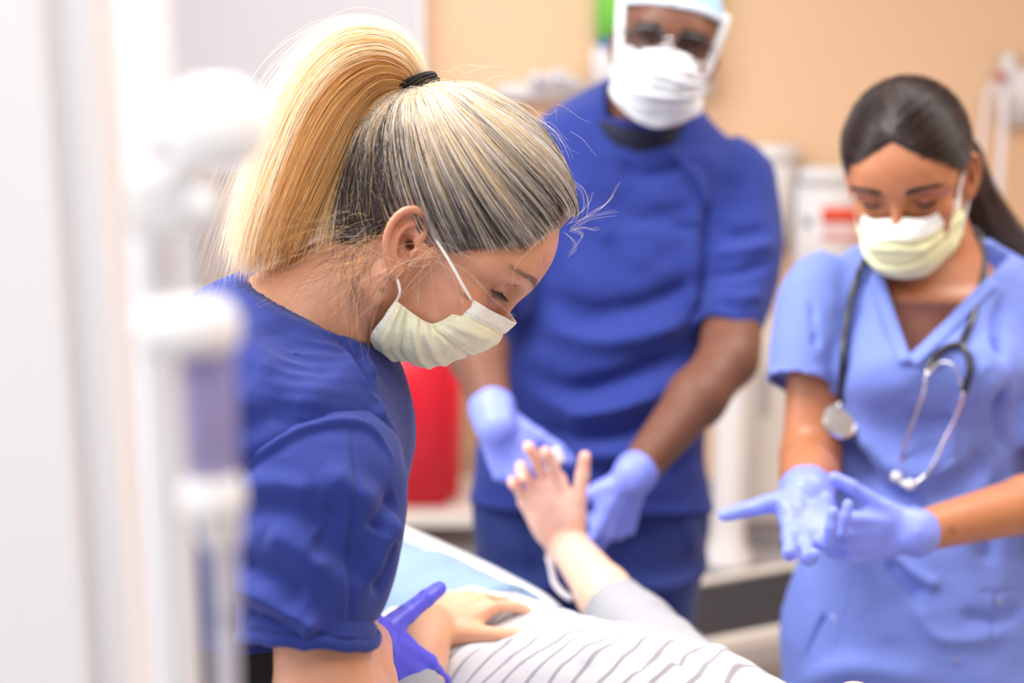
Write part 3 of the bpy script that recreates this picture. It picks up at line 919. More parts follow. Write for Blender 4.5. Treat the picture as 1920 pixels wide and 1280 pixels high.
# neck opening
T_.cut(loft([(P(705, 430, 1.195), dirv(.80, -.60, 0), .082, .078), (P(620, 545, 1.20), dirv(.80, -.60, 0), .0705, .072), (P(585, 592, 1.20), dirv(.80, -.60, 0), .068, .070)], 3), .003)
GT = Surf(T_, 0.0026)
GT.strokes([
    ([(486, 506), (520, 545), (560, 580), (600, 606), (636, 632)], .0022, -.0018),
    ([(640, 640), (662, 668), (688, 705), (702, 745)], .004, -.0035), ([(655, 640), (680, 670), (700, 712)], .006, .004), ([(640, 625), (650, 660), (700, 740), (740, 830)], .004, .002),
    ([(500, 600), (560, 660), (640, 700)], .02, -.003), ([(460, 700), (540, 740), (620, 745)], .016, .003), ([(440, 800), (500, 790), (560, 765)], .012, -.003),
    ([(430, 560), (470, 640), (520, 700)], .02, .002),
    ([(700, 760), (725, 810), (742, 870)], .008, .004), ([(400, 620), (470, 700), (560, 760)], .014, -.003), ([(430, 850), (480, 840), (540, 800)], .012, .004),
], 1.5)
GT.noise(9, .0022, 5); GT.noise(30, .0006, 9)
scrub = GT.link('scrub_top', M_navy, W1)
GS = Surf(G, 0.0020)
GS.strokes([
    ([(655, 800), (662, 900), (662, 1000), (660, 1100), (657, 1200)], .0030, -.0015), ([(650, 810), (656, 900), (656, 1000), (654, 1100), (651, 1195)], .0030, .0008),
    ([(448, 895), (500, 850), (560, 812), (640, 795), (690, 805), (735, 860)], .0035, .003),
    ([(440, 1090), (500, 1120), (560, 1165), (600, 1190)], .010, .006), ([(445, 1050), (510, 1085), (570, 1135)], .009, -.005), ([(440, 960), (520, 945), (600, 965), (650, 960)], .012, -.004),
    ([(450, 925), (520, 915), (590, 930)], .010, .0035), ([(590, 1000), (640, 1030), (700, 1080)], .012, -.004), ([(600, 880), (690, 940), (740, 1000)], .013, .004),
    ([(745, 930), (715, 960), (700, 1000)], .009, -.005), ([(748, 990), (720, 1020), (690, 1090)], .009, .004), ([(500, 1000), (560, 1030), (620, 1080)], .01, .003),
    ([(446, 1193), (520, 1196), (600, 1194), (688, 1190)], .0020, -.0012),
    ([(740, 1010), (730, 1060), (705, 1120)], .008, -.004), ([(460, 1150), (520, 1170), (570, 1192)], .008, -.003),
], 1.8)
GS.noise(11, .0030, 15); GS.noise(34, .0007, 9)
slo = GS.link('sleeve', M_navy, scrub)
hb_ = BVHTree.FromPolygons(GS.V.tolist(), GS.Q.tolist()); hr = []
for a_ in np.linspace(0, 2 * math.pi, 73)[:-1]:
    q_ = P(573, 1196, 1.05) + Vector(dirv(1, .02, 0)) * (.056 * math.cos(a_)) + Vector(dirv(0, 0, 1)) * (.060 * math.sin(a_))
    l_, n_, _, _ = hb_.find_nearest(q_)
    hr.append(np.array(l_) + np.array(dirv(0, -.0028, 0)) - np.array(n_) * .0012)
hr = np.array(hr); hr = (np.roll(hr, 1, 0) + np.roll(hr, -1, 0) + hr * 2) / 4
hr = np.vstack([hr, hr[:1]])
V, F = tube_mesh(hr, .0046, 10, None, .62, up=dirv(0, 1, 0))
link('sleeve_hem', mesh_np('sleeve_hem', V, F), M_navy, slo)
tube('neck_binding', [P(x, y, d) for x, y, d in ((1, 1, 1), (2, 2, 1))], .001, M_navy, None) if False else None
# trousers below the top, hidden but for a dark sliver under the sleeve
TR = Sdf()
TR.u(loft([(P(415, 1060, 1.235), dirv(.98, -.2, 0), .104, .145), (P(395, 1210, 1.24), dirv(1, -.1, 0), .118, .16), (P(370, 1400, 1.26), dirv(1, 0, 0), .125, .165), (P(380, 1700, 1.33), dirv(1, 0, 0), .12, .16)], 3))
Surf(TR, 0.005).link('trousers', M_black, W1)

# ---- gloved hand on the patient's wrist
H1 = hand_frame(WR, dirv(.62, -.60, -.45), dirv(.25, .40, .85), 0.86)
GL = Sdf()
GL.u(rcone(WR - H1.vec(0, 1, 0) * .05, WR, .031, .028), .01)
hand_ops(GL, H1, {'index': (26, 34, 20, -2), 'middle': (40, 40, 22), 'ring': (50, 45, 22), 'little': (55, 45, 22)}, 2, thumb=(62, 4, 0, 6), grow=0.07, side=-1)
GLs = Surf(GL, 0.002); GLs.noise(60, .0006, 4)
GLs.link('glove', M_glove2, W1)

WF = P(640, 1150, 1.52)
H1 = hand_frame(WF, dirv(-.1, -.5, -.8), dirv(.2, .8, -.4), 0.88)
GL = Sdf(); hand_ops(GL, H1, {}, 2, thumb=(30, 15, 5, 8), grow=0.07, side=1)
Surf(GL, 0.003).link('glove', M_glove2, W1)

# ---- surgical mask
K = A1
def mk(px, py, x): return K.on_ray(px, py, x)
near = [  # rows from the upper to the lower edge; columns from the ear side to the middle of the face
    [mk(884, 560, 5.6), mk(912, 577, 5.3), mk(938, 590, 3.4), mk(966, 603, 0.0)],
    [mk(828, 603, 6.0), mk(862, 618, 6.3), mk(900, 636, 4.4), mk(921, 646, 0.0)],
    [mk(797, 605, 6.1), mk(812, 632, 6.6), mk(836, 660, 4.8), mk(860, 671, 0.0)],
    [mk(757, 576, 6.2), mk(756, 618, 6.6), mk(766, 662, 5.0), mk(800, 684, 0.0)],
    [mk(742, 562, 6.2), mk(722, 592, 6.4), mk(696, 632, 5.2), mk(728, 664, 0.0)]]
ctrl = []
for row in near:
    loc_ = [K.loc([list(p)])[0] for p in row]
    loc_[-1][0] = 0
    full = [K(*q) for q in loc_] + [K(-q[0], q[1], q[2]) for q in loc_[:-1][::-1]]
    ctrl.append(full)
GM = surf_grid(ctrl, 120, 220)
nu, nvv = GM.shape[:2]
uu, vv = np.meshgrid(np.linspace(0, 1, nu), np.linspace(0, 1, nvv), indexing='ij')
du = np.gradient(GM, axis=0); dv = np.gradient(GM, axis=1)
nn = np.cross(dv, du); nn /= np.linalg.norm(nn, axis=2)[..., None] + 1e-12
if (nn[60, 110] @ np.array(A1.vec(0, 1, 0))) < 0: nn = -nn
edge = np.minimum(vv, 1 - vv)
hgt = np.zeros_like(uu)
# welt bands along the edges: fine pleats, embossed dots
band = (uu < 0.10) | (uu > 0.93) | (edge < 0.045)
hgt += np.where(band, 0.0006, 0)
hgt += -0.0016 * np.exp(-((uu - 0.13) / 0.012) ** 2) * (edge > 0.04)
# radiating creases from the bunched ear side
for u0, u1, a, w in ((0.70, 0.86, -.0040, .030), (0.52, 0.60, .0030, .04), (0.40, 0.42, -.0030, .028), (0.83, 0.95, .003, .03), (0.25, 0.2, .0022, .05), (0.6, 0.72, .0028, .03)):
    for e_ in (vv, 1 - vv):
        c_ = u0 + (u1 - u0) * np.clip(e_ * 2, 0, 1)
        fall = np.clip(1.2 - e_ * 2.0, 0, 1) * np.clip(e_ * 12, 0, 1)
        hgt += 1.6 * a * np.exp(-((uu - c_) / (w * .8)) ** 2) * fall
hgt += -0.0010 * np.exp(-((uu - 0.36) / 0.008) ** 2) * np.clip(edge * 8, 0, 1)
hgt += 0.0012 * fbm(GM.reshape(-1, 3) * 38, 3).reshape(uu.shape) + 0.0004 * fbm(GM.reshape(-1, 3) * 140, 8).reshape(uu.shape)
GM = GM + nn * (hgt[..., None] + 0.0015)
mc = np.zeros(GM.shape) + lin3([(236, 236, 204)])
wb = ((uu < 0.12) | (uu > 0.955)).astype(float)[..., None]
mc = mc * (1 - wb) + lin3([(240, 242, 232)]) * wb
# embossed weld dots in rows down the side welts and along the nose band
def dots(u_, v_, nu_, nv__, m_):
    fu = (u_ * nu_) % 1 - .5; fv = (v_ * nv__) % 1 - .5
    return ((fu ** 2 + fv ** 2) < 0.07) & m_
dm = dots(uu, edge, 52, 110, (edge > 0.006) & (edge < 0.042)) | dots(uu, vv, 75, 190, ((uu > 0.015) & (uu < 0.028)) | ((uu > 0.092) & (uu < 0.105)) | (uu > 0.975))
M_mask = mat('pale_yellow_mask_cloth', (240, 240, 208), 0.8, sss=0.2, sss_col=(1, 1, .8), attr='Col', bump=('noise', 600, 0.15, 0.0004))
mc = np.where(dm[..., None], mc * 0.72, mc)
mask1 = grid_mesh('face_mask', GM, M_mask, W1, 0.0006, mc)
mask1['label'] = 'pale yellow pleated face mask'
def strap(name, pts, w, parent, m=M_loop, n=24):
    return tube(name, pts, w, m, parent, seg=8, n=n, flat=0.35)
xs = 6.4
strap('ear_loop', [mk(884, 562, 5.9), mk(868, 535, 6.9), mk(848, 498, 7.3), mk(826, 462, 7.35), mk(806, 432, 7.3), mk(797, 416, 7.1)], .0014, mask1)
strap('ear_loop', [mk(744, 564, 6.5), mk(750, 545, 6.9), mk(744, 520, 7.1), mk(740, 508, 6.9)], .0014, mask1)

# ---- hair: a dark cap under thousands of combed strands
HC = Vector((0, 0.95, 5.2)); HR = Vector((7.75, 9.85, 8.8))
TIE = K.loc([list(P(795, 180, 1.19))])[0]; TIE[0] = 0
def line_x(z): return 0
def hair_front(q):
    """>0 where the scalp carries hair (local cm)"""
    x, y, z = np.abs(q[:, 0]), q[:, 1], q[:, 2]
    # hairline: forehead -> temple -> in front of the ear -> behind the ear -> nape
    pts_z = np.array([-4.5, -3.0, -1.0, 0.6, 2.0, 3.4, 4.6, 5.8, 6.9, 7.6, 20])
    pts_y = np.array([-4.2, -3.0, -1.6, 0.2, 3.9, 4.9, 6.2, 7.6, 8.2, 8.4, 8.4])
    yl = np.interp(z, pts_z, pts_y)
    mid = np.clip(1 - x / 3.2, 0, 1) * 0.6
    return yl + mid * (z > 5) - y
CAP = Sdf()
CAP.u(ell(A1(*HC), (HR.x * .01, HR.y * .01, HR.z * .01), A1.M))
CAP.u(ell(A1(0, -2.2, 3.4), (.069, .064, .070), A1.M), .010)
CAP.u(ell(A1(0, -2.9, 0.0), (.060, .042, .050), A1.M), .01)
CAP.cut((lambda p: np.clip(hair_front((p - nv(A1.O)) @ np.array(A1.M, np.float32) / A1.s) * .01 - .005, -.05, .05), nv(A1.O) - .3, nv(A1.O) + .3), .003)
CAP.cut(ell(A1(7.4, -0.4, 0.8), (.026, .026, .038), A1.M), .006)
Cs = Surf(CAP, 0.0028)
qc = A1.loc(Cs.V)
w_ = np.clip((qc[:, 2] * 0.55 + qc[:, 1] * 0.5 + 1.0) / 6, 0, 1)[:, None]
Cs.link('hair', mat('hair_base', (120, 100, 84), 0.6, attr='Col', bump=('noise', 300, .5, .001)), W1, lin3([(48, 38, 36)]) * (1 - w_) + lin3([(150, 132, 112)]) * w_)
def project_out(q, off):
    """push local points out to the hair shell"""
    d = (q - np.array(HC)) / np.array(HR)
    r = np.linalg.norm(d, axis=-1, keepdims=True)
    r2 = np.maximum(r, 1 + off)
    return np.array(HC) + d / r * r2 * np.array(HR)
def cap_strands(n, tie, k, front, HCx, HRx, comb=None, zlim=-6, spread=0.9, lift=0.05, tie_r=0.8):
    ph = rng.random(n * 4) * 2 * math.pi; ct = rng.random(n * 4) * 2 - 1; st = np.sqrt(1 - ct ** 2)
    q = np.array(HCx) + np.stack([st * np.cos(ph), st * np.sin(ph), ct], 1) * np.array(HRx)
    h = front(q)
    q = q[(h > 0.02) & (q[:, 2] > zlim)]; h = front(q)
    # keep more roots near the hairline
    keep = rng.random(len(q)) < (0.35 + 0.65 * np.exp(-h / 1.6))
    q = q[keep][:n]
    m = len(q)
    t = np.linspace(0, 1, k)[None, :, None]
    tj = np.array(tie) + rng.normal(0, 1, (m, 3)) * np.array([tie_r, tie_r * .5, tie_r * .5])
    a = q[:, None, :]; b = tj[:, None, :]
    p = a * (1 - t) + b * t
    if comb is not None: p = p + comb(a, b, t)
    off = rng.random((m, 1, 1)) ** 1.5 * lift
    ramp = np.sin(np.pi * np.clip(t, 0, 1)) ** 0.6
    d = (p - np.array(HCx)) / np.array(HRx); r = np.linalg.norm(d, axis=2, keepdims=True)
    rb = np.linalg.norm((tj - np.array(HCx)) / np.array(HRx), axis=1)[:, None, None]
    target = 1.005 + off * ramp + (rb - 1.0) * np.clip((t - 0.55) / 0.45, 0, 1) ** 1.6
    r2 = np.maximum(np.minimum(r, 5), target) if False else target
    p = np.array(HCx) + d / r * r2 * np.array(HRx)
    p[:, 0] = q
    # clumps and stray wander
    cl = fbm(q * 1.3, 21)[:, None, None]
    wob = np.stack([vnoise(np.concatenate([q * 1.1 + s_, np.zeros((m, 0))], 1), 30 + s_) for s_ in range(3)], 1)[:, None, :]
    p = p + wob * 0.22 * np.sin(np.pi * t) + rng.normal(0, 1, (m, 1, 3)) * 0.06 * np.sin(np.pi * t)
    return q, p
CREAM, BLOND, SILVER, ASH, CHAR, BROWN = [lin3([c])[0] for c in ((255, 243, 222), (250, 208, 140), (232, 226, 222), (176, 164, 158), (70, 62, 64), (66, 46, 38))]
def sag(a, b, t):
    # side hair sweeps back along the head before it rises to the tie
    s_ = np.sign(a[..., :1]); w = np.sin(np.pi * t) * np.clip(a[..., 1:2] / 8, 0, 1)
    return w * np.concatenate([s_ * 2.6, 0 * s_ - 0.2, 0 * s_ - 0.6], 2)
q, p = cap_strands(11000, TIE, 22, hair_front, HC, HR, sag, lift=0.075, tie_r=.34)
n = len(q); k_ = p.shape[1]
tt = np.linspace(0, 1, k_)[None, :, None]
ang = np.arctan2(q[:, 2] - 3, q[:, 1])                       # clumps run along the comb direction
st1 = vnoise(np.stack([ang * 9, np.abs(q[:, 0]) * 1.3, q[:, 1] * .3], 1), 41)
st2_ = vnoise(np.stack([ang * 24, np.abs(q[:, 0]) * 3.1, q[:, 1] * .8], 1), 43)
rnd = rng.random(n)
frontal = np.clip((q[:, 1] + 0.6 * q[:, 2] - 1.5) / 6, 0, 1)
root = np.where((rnd < 0.30 + 0.2 * frontal)[:, None], SILVER, np.where((rnd < 0.62)[:, None], ASH, CHAR))
root = np.where(((st1 * .6 + st2_ * .6 > 0.22) & (rnd < .8))[:, None], CHAR, root)
root = np.where(((q[:, 1] + 0.5 * q[:, 2] < 0.5) & (rng.random(n) < 0.8))[:, None], np.where((rng.random(n) < 0.6)[:, None], BROWN, CHAR), root)
root = np.where(((q[:, 1] < -5.0) & (q[:, 2] < 6.5))[:, None], BROWN, root)
tipc = np.where((rng.random(n) < .62)[:, None], CREAM, np.where((rng.random(n) < .35)[:, None], BLOND, SILVER))  # blonde tips, with extra cream put in for the overexposed crown
tipc = np.where(((st1 * .5 + st2_ * .7 > .3) & (rng.random(n) < .6))[:, None], ASH, tipc)
start = 0.02 + 0.30 * rng.random(n) + 0.18 * (1 - frontal)
start = np.where(st2_ < -.15, start * .3, start)[:, None, None]
bl = np.clip((tt - start) / 0.28, 0, 1)
c = root[:, None, :] * (1 - bl) + tipc[:, None, :] * bl
strands('hair_strands', np.einsum('ij,nkj->nki', np.array(A1.M), p) * A1.s + np.array(A1.O), 0.00012 + 0.00005 * rng.random(n), c, M_strand, W1, 0.8)
# dark combed hair at the nape, swept up towards the tie
cv = A1.loc(Cs.V); lowv = np.where((cv[:, 1] < 1.0) & (cv[:, 2] < 4.5))[0]
cb_ = BVHTree.FromPolygons(Cs.V.tolist(), Cs.Q.tolist())
tw_ = np.array(A1(*TIE)); nn_ = []; nc = []
for i in lowv[rng.integers(0, len(lowv), 2600)]:
    a_ = Cs.V[i]; e1 = tw_ + rng.normal(0, .004, 3); row = []
    lim = 0.45 + .5 * rng.random(); ofs = .0008 + .003 * rng.random()
    wb_ = rng.normal(0, .0025, 3)
    for t_ in np.linspace(0, lim, 14):
        q_ = a_ * (1 - t_) + e1 * t_ + wb_ * math.sin(t_ * 5)
        l_, n_, _, _ = cb_.find_nearest(Vector(q_))
        row.append(list(l_ + n_ * (ofs + .002 * t_)))
    nn_.append(row); r_ = rng.random()
    nc.append(BROWN if r_ < .45 else CHAR if r_ < .78 else ASH if r_ < .95 else BLOND)
strands('nape_hair', np.array(nn_), .00013, np.array(nc), M_strand, W1, .5)
# baby hairs off the forehead, over the ear and at the nape
def wisps(name, seeds, m, parent, k=12):
    """seeds: (pixel, distance, spread m, direction(3), length m, curl, count, colours)"""
    out = []; cc = []
    for (px, py, d), sp, dr, ln, curl, cnt, colr in seeds:
        for _ in range(cnt):
            p0 = np.array(P(px, py, d)) + rng.normal(0, sp, 3)
            v = np.array(dirv(*dr)); v = v / np.linalg.norm(v) + rng.normal(0, 0.22, 3)
            side = np.array(dirv(*rng.normal(0, 1, 3)))
            l_ = ln * (0.5 + rng.random() * 0.9)
            t = np.linspace(0, 1, k)[:, None]
            out.append(p0 + v * l_ * t + side * curl * l_ * (t ** 2) + np.array([0, 0, -1]) * l_ * curl * 0.5 * t ** 2 + side[[1, 2, 0]] * curl * l_ * 0.25 * np.sin(t * 5))
            cc.append(colr[rng.integers(len(colr))])
    return strands(name, np.array(out), 0.00008, np.array(cc), m, parent, 0.4)
wisps('loose_hairs', [
    ((1005, 236, 1.19), .012, (.75, -.5, 0), .022, .35, 12, [CREAM]), ((880, 168, 1.19), .012, (.9, .12, 0), .022, .35, 12, [CREAM]),
    ((688, 440, 1.125), .012, (-.9, -.25, 0.1), .060, .25, 110, [CHAR, BROWN, ASH, BLOND]), ((684, 470, 1.125), .012, (-.4, -.9, 0), .05, .35, 80, [CHAR, BROWN, BLOND]),
    ((810, 470, 1.105), .006, (-.8, -.35, .1), .05, .3, 16, [BLOND, CREAM]), ((670, 490, 1.13), .012, (-.2, -1, 0), .045, .3, 34, [BROWN, BLOND, CHAR]),
    ((830, 480, 1.10), .008, (.4, -.6, .1), .03, .4, 14, [CREAM, ASH]),
], M_strand, W1)
# single hairs springing off the hairline and the crown
fl = []
for pts_, sp_, cnt in (([(1070, 420), (1105, 408), (1140, 385), (1166, 346)], 3, 2), ([(1072, 425), (1108, 400), (1132, 388), (1150, 372)], 4, 2), ([(1074, 430), (1104, 412), (1134, 405), (1158, 402)], 4, 3),
                       ([(1070, 432), (1096, 428), (1112, 432), (1126, 430)], 4, 3), ([(1068, 430), (1092, 440), (1080, 462), (1066, 482)], 4, 4), ([(1066, 420), (1090, 398), (1104, 384), (1112, 362)], 4, 3),
                       ([(1060, 436), (1076, 450), (1078, 466), (1070, 474)], 4, 3), ([(1056, 330), (1090, 352), (1100, 380), (1096, 402)], 5, 4), ([(990, 215), (1030, 240), (1052, 268), (1064, 300)], 6, 5), ([(830, 172), (870, 160), (905, 164), (930, 178)], 5, 5),
                       ([(930, 182), (975, 192), (1005, 212), (1020, 236)], 5, 4), ([(1020, 440), (990, 470), (965, 500), (958, 545)], 3, 1)):
    for _ in range(cnt):
        A_ = catmull(pts_, 14); o_ = np.linspace(0, 1, 14)[:, None] * rng.normal(0, sp_, 2) + rng.normal(0, 2, 2)
        dd = (1.19 if pts_[0][0] != 1020 else 1.115) + rng.normal(0, .01)
        fl.append([list(P(x_, y_, dd)) for x_, y_ in A_ + o_])
strands('flyaway_hairs', np.array(fl), .00009, np.tile(CREAM, (len(fl), 1)), M_strand, W1, .4)
# the ponytail
def pony(n, outer, inner, k, depth, fan, thin, jit, seed=0):
    Lo = catmull(outer, k); Li = catmull(inner, k)          # (px, py, d)
    out = np.zeros((n, k, 3)); uu_ = rng.random(n); w = rng.normal(0, 0.5, n)
    Wo = np.array([list(P(*v)) for v in Lo]); Wi = np.array([list(P(*v)) for v in Li])
    t = np.linspace(0, 1, k)
    dcf = np.array(CF)
    clump = np.stack([vnoise(np.stack([uu_ * 9, w * 4, np.full(n, 5.0 + s_)], 1), s_) for s_ in range(3)], 1)
    for i in range(k):
        base = Wo[i] * (1 - uu_[:, None]) + Wi[i] * uu_[:, None]
        width = depth[0] + (depth[1] - depth[0]) * min(1, max(0, t[i] - .08) * 2.4)
        lens = np.sqrt(np.clip(1 - (2 * uu_ - 1) ** 2 * 0.8, 0, 1))
        out[:, i] = base - dcf * (w * lens)[:, None] * width + clump * jit * t[i] + rng.normal(0, 1, (n, 3)) * 0.0
    wander = rng.normal(0, 1, (n, 1, 3)) * thin * (t[None, :, None] ** 1.5)
    out += wander
    # uneven lengths
    cut_ = (0.74 + 0.26 * rng.random(n) ** .7)
    res = np.zeros_like(out)
    for j in range(n):
        tt = np.linspace(0, cut_[j], k)
        for a_ in range(3): res[j, :, a_] = np.interp(tt, t, out[j, :, a_])
    return res, uu_
outer = [(806, 170, 1.19), (799, 138, 1.19), (776, 90, 1.19), (720, 54, 1.19), (640, 58, 1.18), (560, 130, 1.17), (510, 240, 1.165), (476, 340, 1.16), (452, 430, 1.16), (440, 505, 1.165)]
inner = [(786, 186, 1.19), (768, 176, 1.19), (738, 170, 1.19), (700, 190, 1.19), (664, 245, 1.185), (640, 300, 1.18), (612, 350, 1.175), (586, 400, 1.17), (560, 445, 1.17), (540, 490, 1.17)]
pp, u_ = pony(9000, outer, inner, 26, (.006, .034), 0, .006, .012)
rnd = rng.random(len(pp)); st2 = vnoise(np.stack([u_ * 14, rnd * 0, rnd * 0], 1), 77)
c = np.where((rnd < 0.15 + .55 * u_)[:, None], BLOND, CREAM)  # blonde, with light in the colour: outer strands overexposed cream, inner golden shade
c = np.where(((u_ > 0.45) & (rnd > 0.62))[:, None], lin3([(226, 172, 104)])[0], c)
c = np.where((st2 > 0.35)[:, None] & (u_ > 0.3)[:, None] & (rnd[:, None] < .5), lin3([(196, 146, 92)])[0], c)
pt = strands('ponytail', pp, 0.00014 + 0.00003 * rng.random(len(pp)), c, M_strand, W1, 0.5)
# a thinner lock that hangs by the nape and flyaways over the top
o2 = [(776, 172, 1.19), (735, 172, 1.19), (690, 215, 1.185), (655, 290, 1.18), (625, 370, 1.175), (600, 430, 1.17), (590, 480, 1.165)]
i2 = [(784, 178, 1.19), (745, 180, 1.19), (705, 215, 1.185), (680, 280, 1.18), (655, 360, 1.175), (650, 420, 1.17), (645, 470, 1.165)]
p2, u2 = pony(700, o2, i2, 20, (.006, .02), 0, .006, .006)
p3, u3 = pony(380, [(a, b - 4, c_) for a, b, c_ in outer], [(a * .3 + b[0] * .7 if False else a, d_ + 30, e_) for (a, d_, e_), b in zip(outer, inner)], 26, (.006, .05), 0, .018, .016)
allp = [np.array(p2)]
strands('ponytail_lock', np.array(p2), 0.00014, np.where((rng.random(len(p2)) < .6)[:, None], BLOND, CREAM), M_strand, pt, 0.5)
strands('ponytail_flyaways', np.array(p3), 0.00009, np.tile(CREAM, (len(p3), 1)), M_strand, pt, 0.4)
# hair tie: three wound turns
ta = (np.array(P(758, 150, 1.19)) - np.array(P(812, 190, 1.19))); ta /= np.linalg.norm(ta)
tc = np.array(P(787, 163, 1.19)); ax = np.array(dirv(-.62, .78, 0)); Bz = basis_to(Vector(dirv(-.42, .9, 0)))
tie = empty('hair_tie', Vector(tc)); tie.parent = W1; tie.matrix_parent_inverse = W1.matrix_world.inverted()
ring_ax = Vector(dirv(-.45, .89, 0)).normalized()
rx = Vector(dirv(.89, .45, 0)).normalized(); ry = ring_ax.cross(rx)
for i in range(5):
    cc = Vector(tc) + ring_ax * (.0026 * (i - 2)) + rx * rng.normal(0, .0006)
    pts = [cc + rx * math.cos(a) * .0162 + ry * math.sin(a) * .0170 + ring_ax * .0016 * math.sin(a + i) for a in np.linspace(0, 2 * math.pi, 40)]
    V, F = tube_mesh(pts, .0014, 8)
    link('coil', mesh_np('coil', V, F), M_elastic, tie)
# ================================================================ man in navy with the surgical cap
M_skin_d = mat('dark_skin', (130, 84, 62), 0.5, spec=0.35, sss=0.12, attr='Col', bump=('noise', 300, 0.1, 0.0006), var=0.04)
M_wmask = mat('white_mask_cloth', (218, 221, 226), 0.8, sss=0.15, sss_col=(1, 1, 1), bump=('noise', 500, 0.2, 0.0004))
M_cap = mat('pale_blue_cap_cloth', (152, 188, 220), 0.8, sheen=0.2, bump=('noise', 300, 0.3, 0.0008))
M_capb = mat('white_cap_band', (206, 216, 230), 0.8)
M_navy2 = mat('navy_cotton_blue', (28, 47, 128), 0.9, sheen=0.25, bump=('weave', 380, 0.12, 0.0005), var=0.05)
M_navyp = mat('navy_trouser_cotton', (24, 44, 112), 0.8, sheen=0.2, bump=('weave', 380, 0.12, 0.0005), var=0.05)
W2 = empty('person', P(1110, 945, 2.36) * 1.0 - Vector((0, 0, P(1110, 945, 2.36).z)), 'man in navy scrubs with pale blue cap, glasses and white face mask', 'person')
A2 = frame_from(dirv(-.06, -.20, .97), dirv(.19, .95, .18), P(1243, 108, 2.23))
S = Sdf()
head_ops(S, A2, jaw=1.0, brow=1.15, nose=1.0, ears=(1, -1), ear_tilt=10, ear_s=0.95)
S.u(loft([(P(1238, 120, 2.27), dirv(1, 0, 0), .060, .062), (P(1220, 180, 2.31), dirv(1, 0, 0), .064, .064), (P(1208, 235, 2.34), dirv(1, 0, 0), .090, .080), (P(1196, 300, 2.36), dirv(1, 0, 0), .150, .10)]), .02)
S.u(loft([(P(1192, 300, 2.36), dirv(1, 0, 0), .155, .09), (P(1160, 480, 2.37), dirv(1, 0, 0), .15, .095), (P(1125, 700, 2.37), dirv(1, 0, 0), .14, .095), (P(1104, 930, 2.37), dirv(1, 0, 0), .155, .10)]), .04)
S.u(rcone(P(1378, 340, 2.37), P(1387, 500, 2.32), .044, .043), .03); S.u(rcone(P(1387, 500, 2.32), P(1370, 640, 2.23), .043, .043), .03)
EL = P(1366, 672, 2.20); WL = P(1186, 893, 2.04)
S.u(rcone(P(1370, 640, 2.23), EL, .043, .043), .02)
S.u(rcone(EL, EL + (WL - EL) * .35, .043, .0425), .02); S.u(rcone(EL + (WL - EL) * .35, WL, .0425, .0275), .02)
ER = P(878, 590, 2.24); WR2 = P(926, 778, 2.07)
S.u(rcone(P(1010, 340, 2.37), ER, .044, .044), .03)
S.u(rcone(ER, ER + (WR2 - ER) * .4, .044, .044), .02); S.u(rcone(ER + (WR2 - ER) * .4, WR2, .044, .029), .02)
B2 = Surf(S, 0.0026)
col = skin_cols(B2, A2, (112, 72, 55), (100, 60, 54), (124, 76, 56), (62, 40, 33))
B2.link('body', M_skin_d, W2, col)
for s in (1, -1):
    bm = bmesh.new(); bmesh.ops.create_uvsphere(bm, u_segments=20, v_segments=12, radius=0.0122)
    bmesh.ops.translate(bm, vec=A2(s * 3.15, 7.15, 2.1), verts=bm.verts[:])
    bm_obj('eye', bm, M_eye, W2, True)
    brows('eyebrow', A2, s, M_strand_d, W2, B2, n=200, col=(24, 18, 18), thick=0.4, r=.00025)
# close-cropped hair below the cap
HB = Sdf(); HB.u(ell(A2(0, -0.4, 4.8), (.0755, .089, .080), A2.M)); HB.cut((lambda p: ((p - nv(A2.O)) @ nv(A2.vec(0, -1, 0)) + .0), nv(A2.O) - .3, nv(A2.O) + .3), .002)
Surf(HB, .003).link('hair', mat('black_hair', (22, 18, 18), 0.7, bump=('noise', 700, 1, .002)), W2)
# cap
CP = Sdf(); CP.u(ell(A2(0, -0.1, 5.6), (.0815, .099, .088), A2.M)); CP.u(ell(A2(0, -3.5, 5.2), (.077, .072, .075), A2.M), .02)
CP.cut((lambda p: ((p - nv(A2(0, 0, 6.15))) @ nv(A2.vec(0, -.16, 1).normalized())), nv(A2.O) - .3, nv(A2.O) + .3), .002)
cp = Surf(CP, .003); cp.noise(22, .002, 3)
capo = cp.link('surgical_cap', M_cap, W2)
ring = []
for a in np.linspace(0, 2 * math.pi, 61):
    x, y = 8.2 * math.sin(a), -0.1 + 9.75 * math.cos(a)
    ring.append(A2(x, y, 6.5 + y * .16))
V, F = tube_mesh(ring, .0055, 10, None, .4, up=A2.vec(0, 0, 1))
link('cap_band', mesh_np('cap_band', V, F), M_capb, capo)
# scrub top
T2 = Sdf()
T2.u(loft([(P(1212, 172, 2.33), dirv(1, 0, 0), .074, .075), (P(1205, 215, 2.345), dirv(1, .0, 0), .125, .10), (P(1196, 270, 2.36), dirv(1, 0, 0), .178, .115),
           (P(1188, 350, 2.365), dirv(1, 0, 0), .193, .125), (P(1160, 520, 2.365), dirv(1, 0, 0), .186, .135), (P(1130, 690, 2.36), dirv(1, 0, 0), .180, .135),
           (P(1108, 850, 2.36), dirv(1, 0, 0), .190, .135), (P(1104, 948, 2.36), dirv(1, 0, 0), .203, .14)], 4))
s2 = [(P(1345, 285, 2.36), dirv(1, 0, 0), .045, .05), (P(1374, 330, 2.35), dirv(1, 0, 0), .062, .066), (P(1388, 410, 2.33), dirv(1, 0, 0), .067, .07), (P(1393, 500, 2.30), dirv(1, 0, 0), .064, .07),
      (P(1376, 580, 2.27), dirv(1, -.05, 0), .053, .064), (P(1358, 628, 2.25), dirv(1, -.1, 0), .0455, .060)]
T2.u(loft(s2, 4), .018)
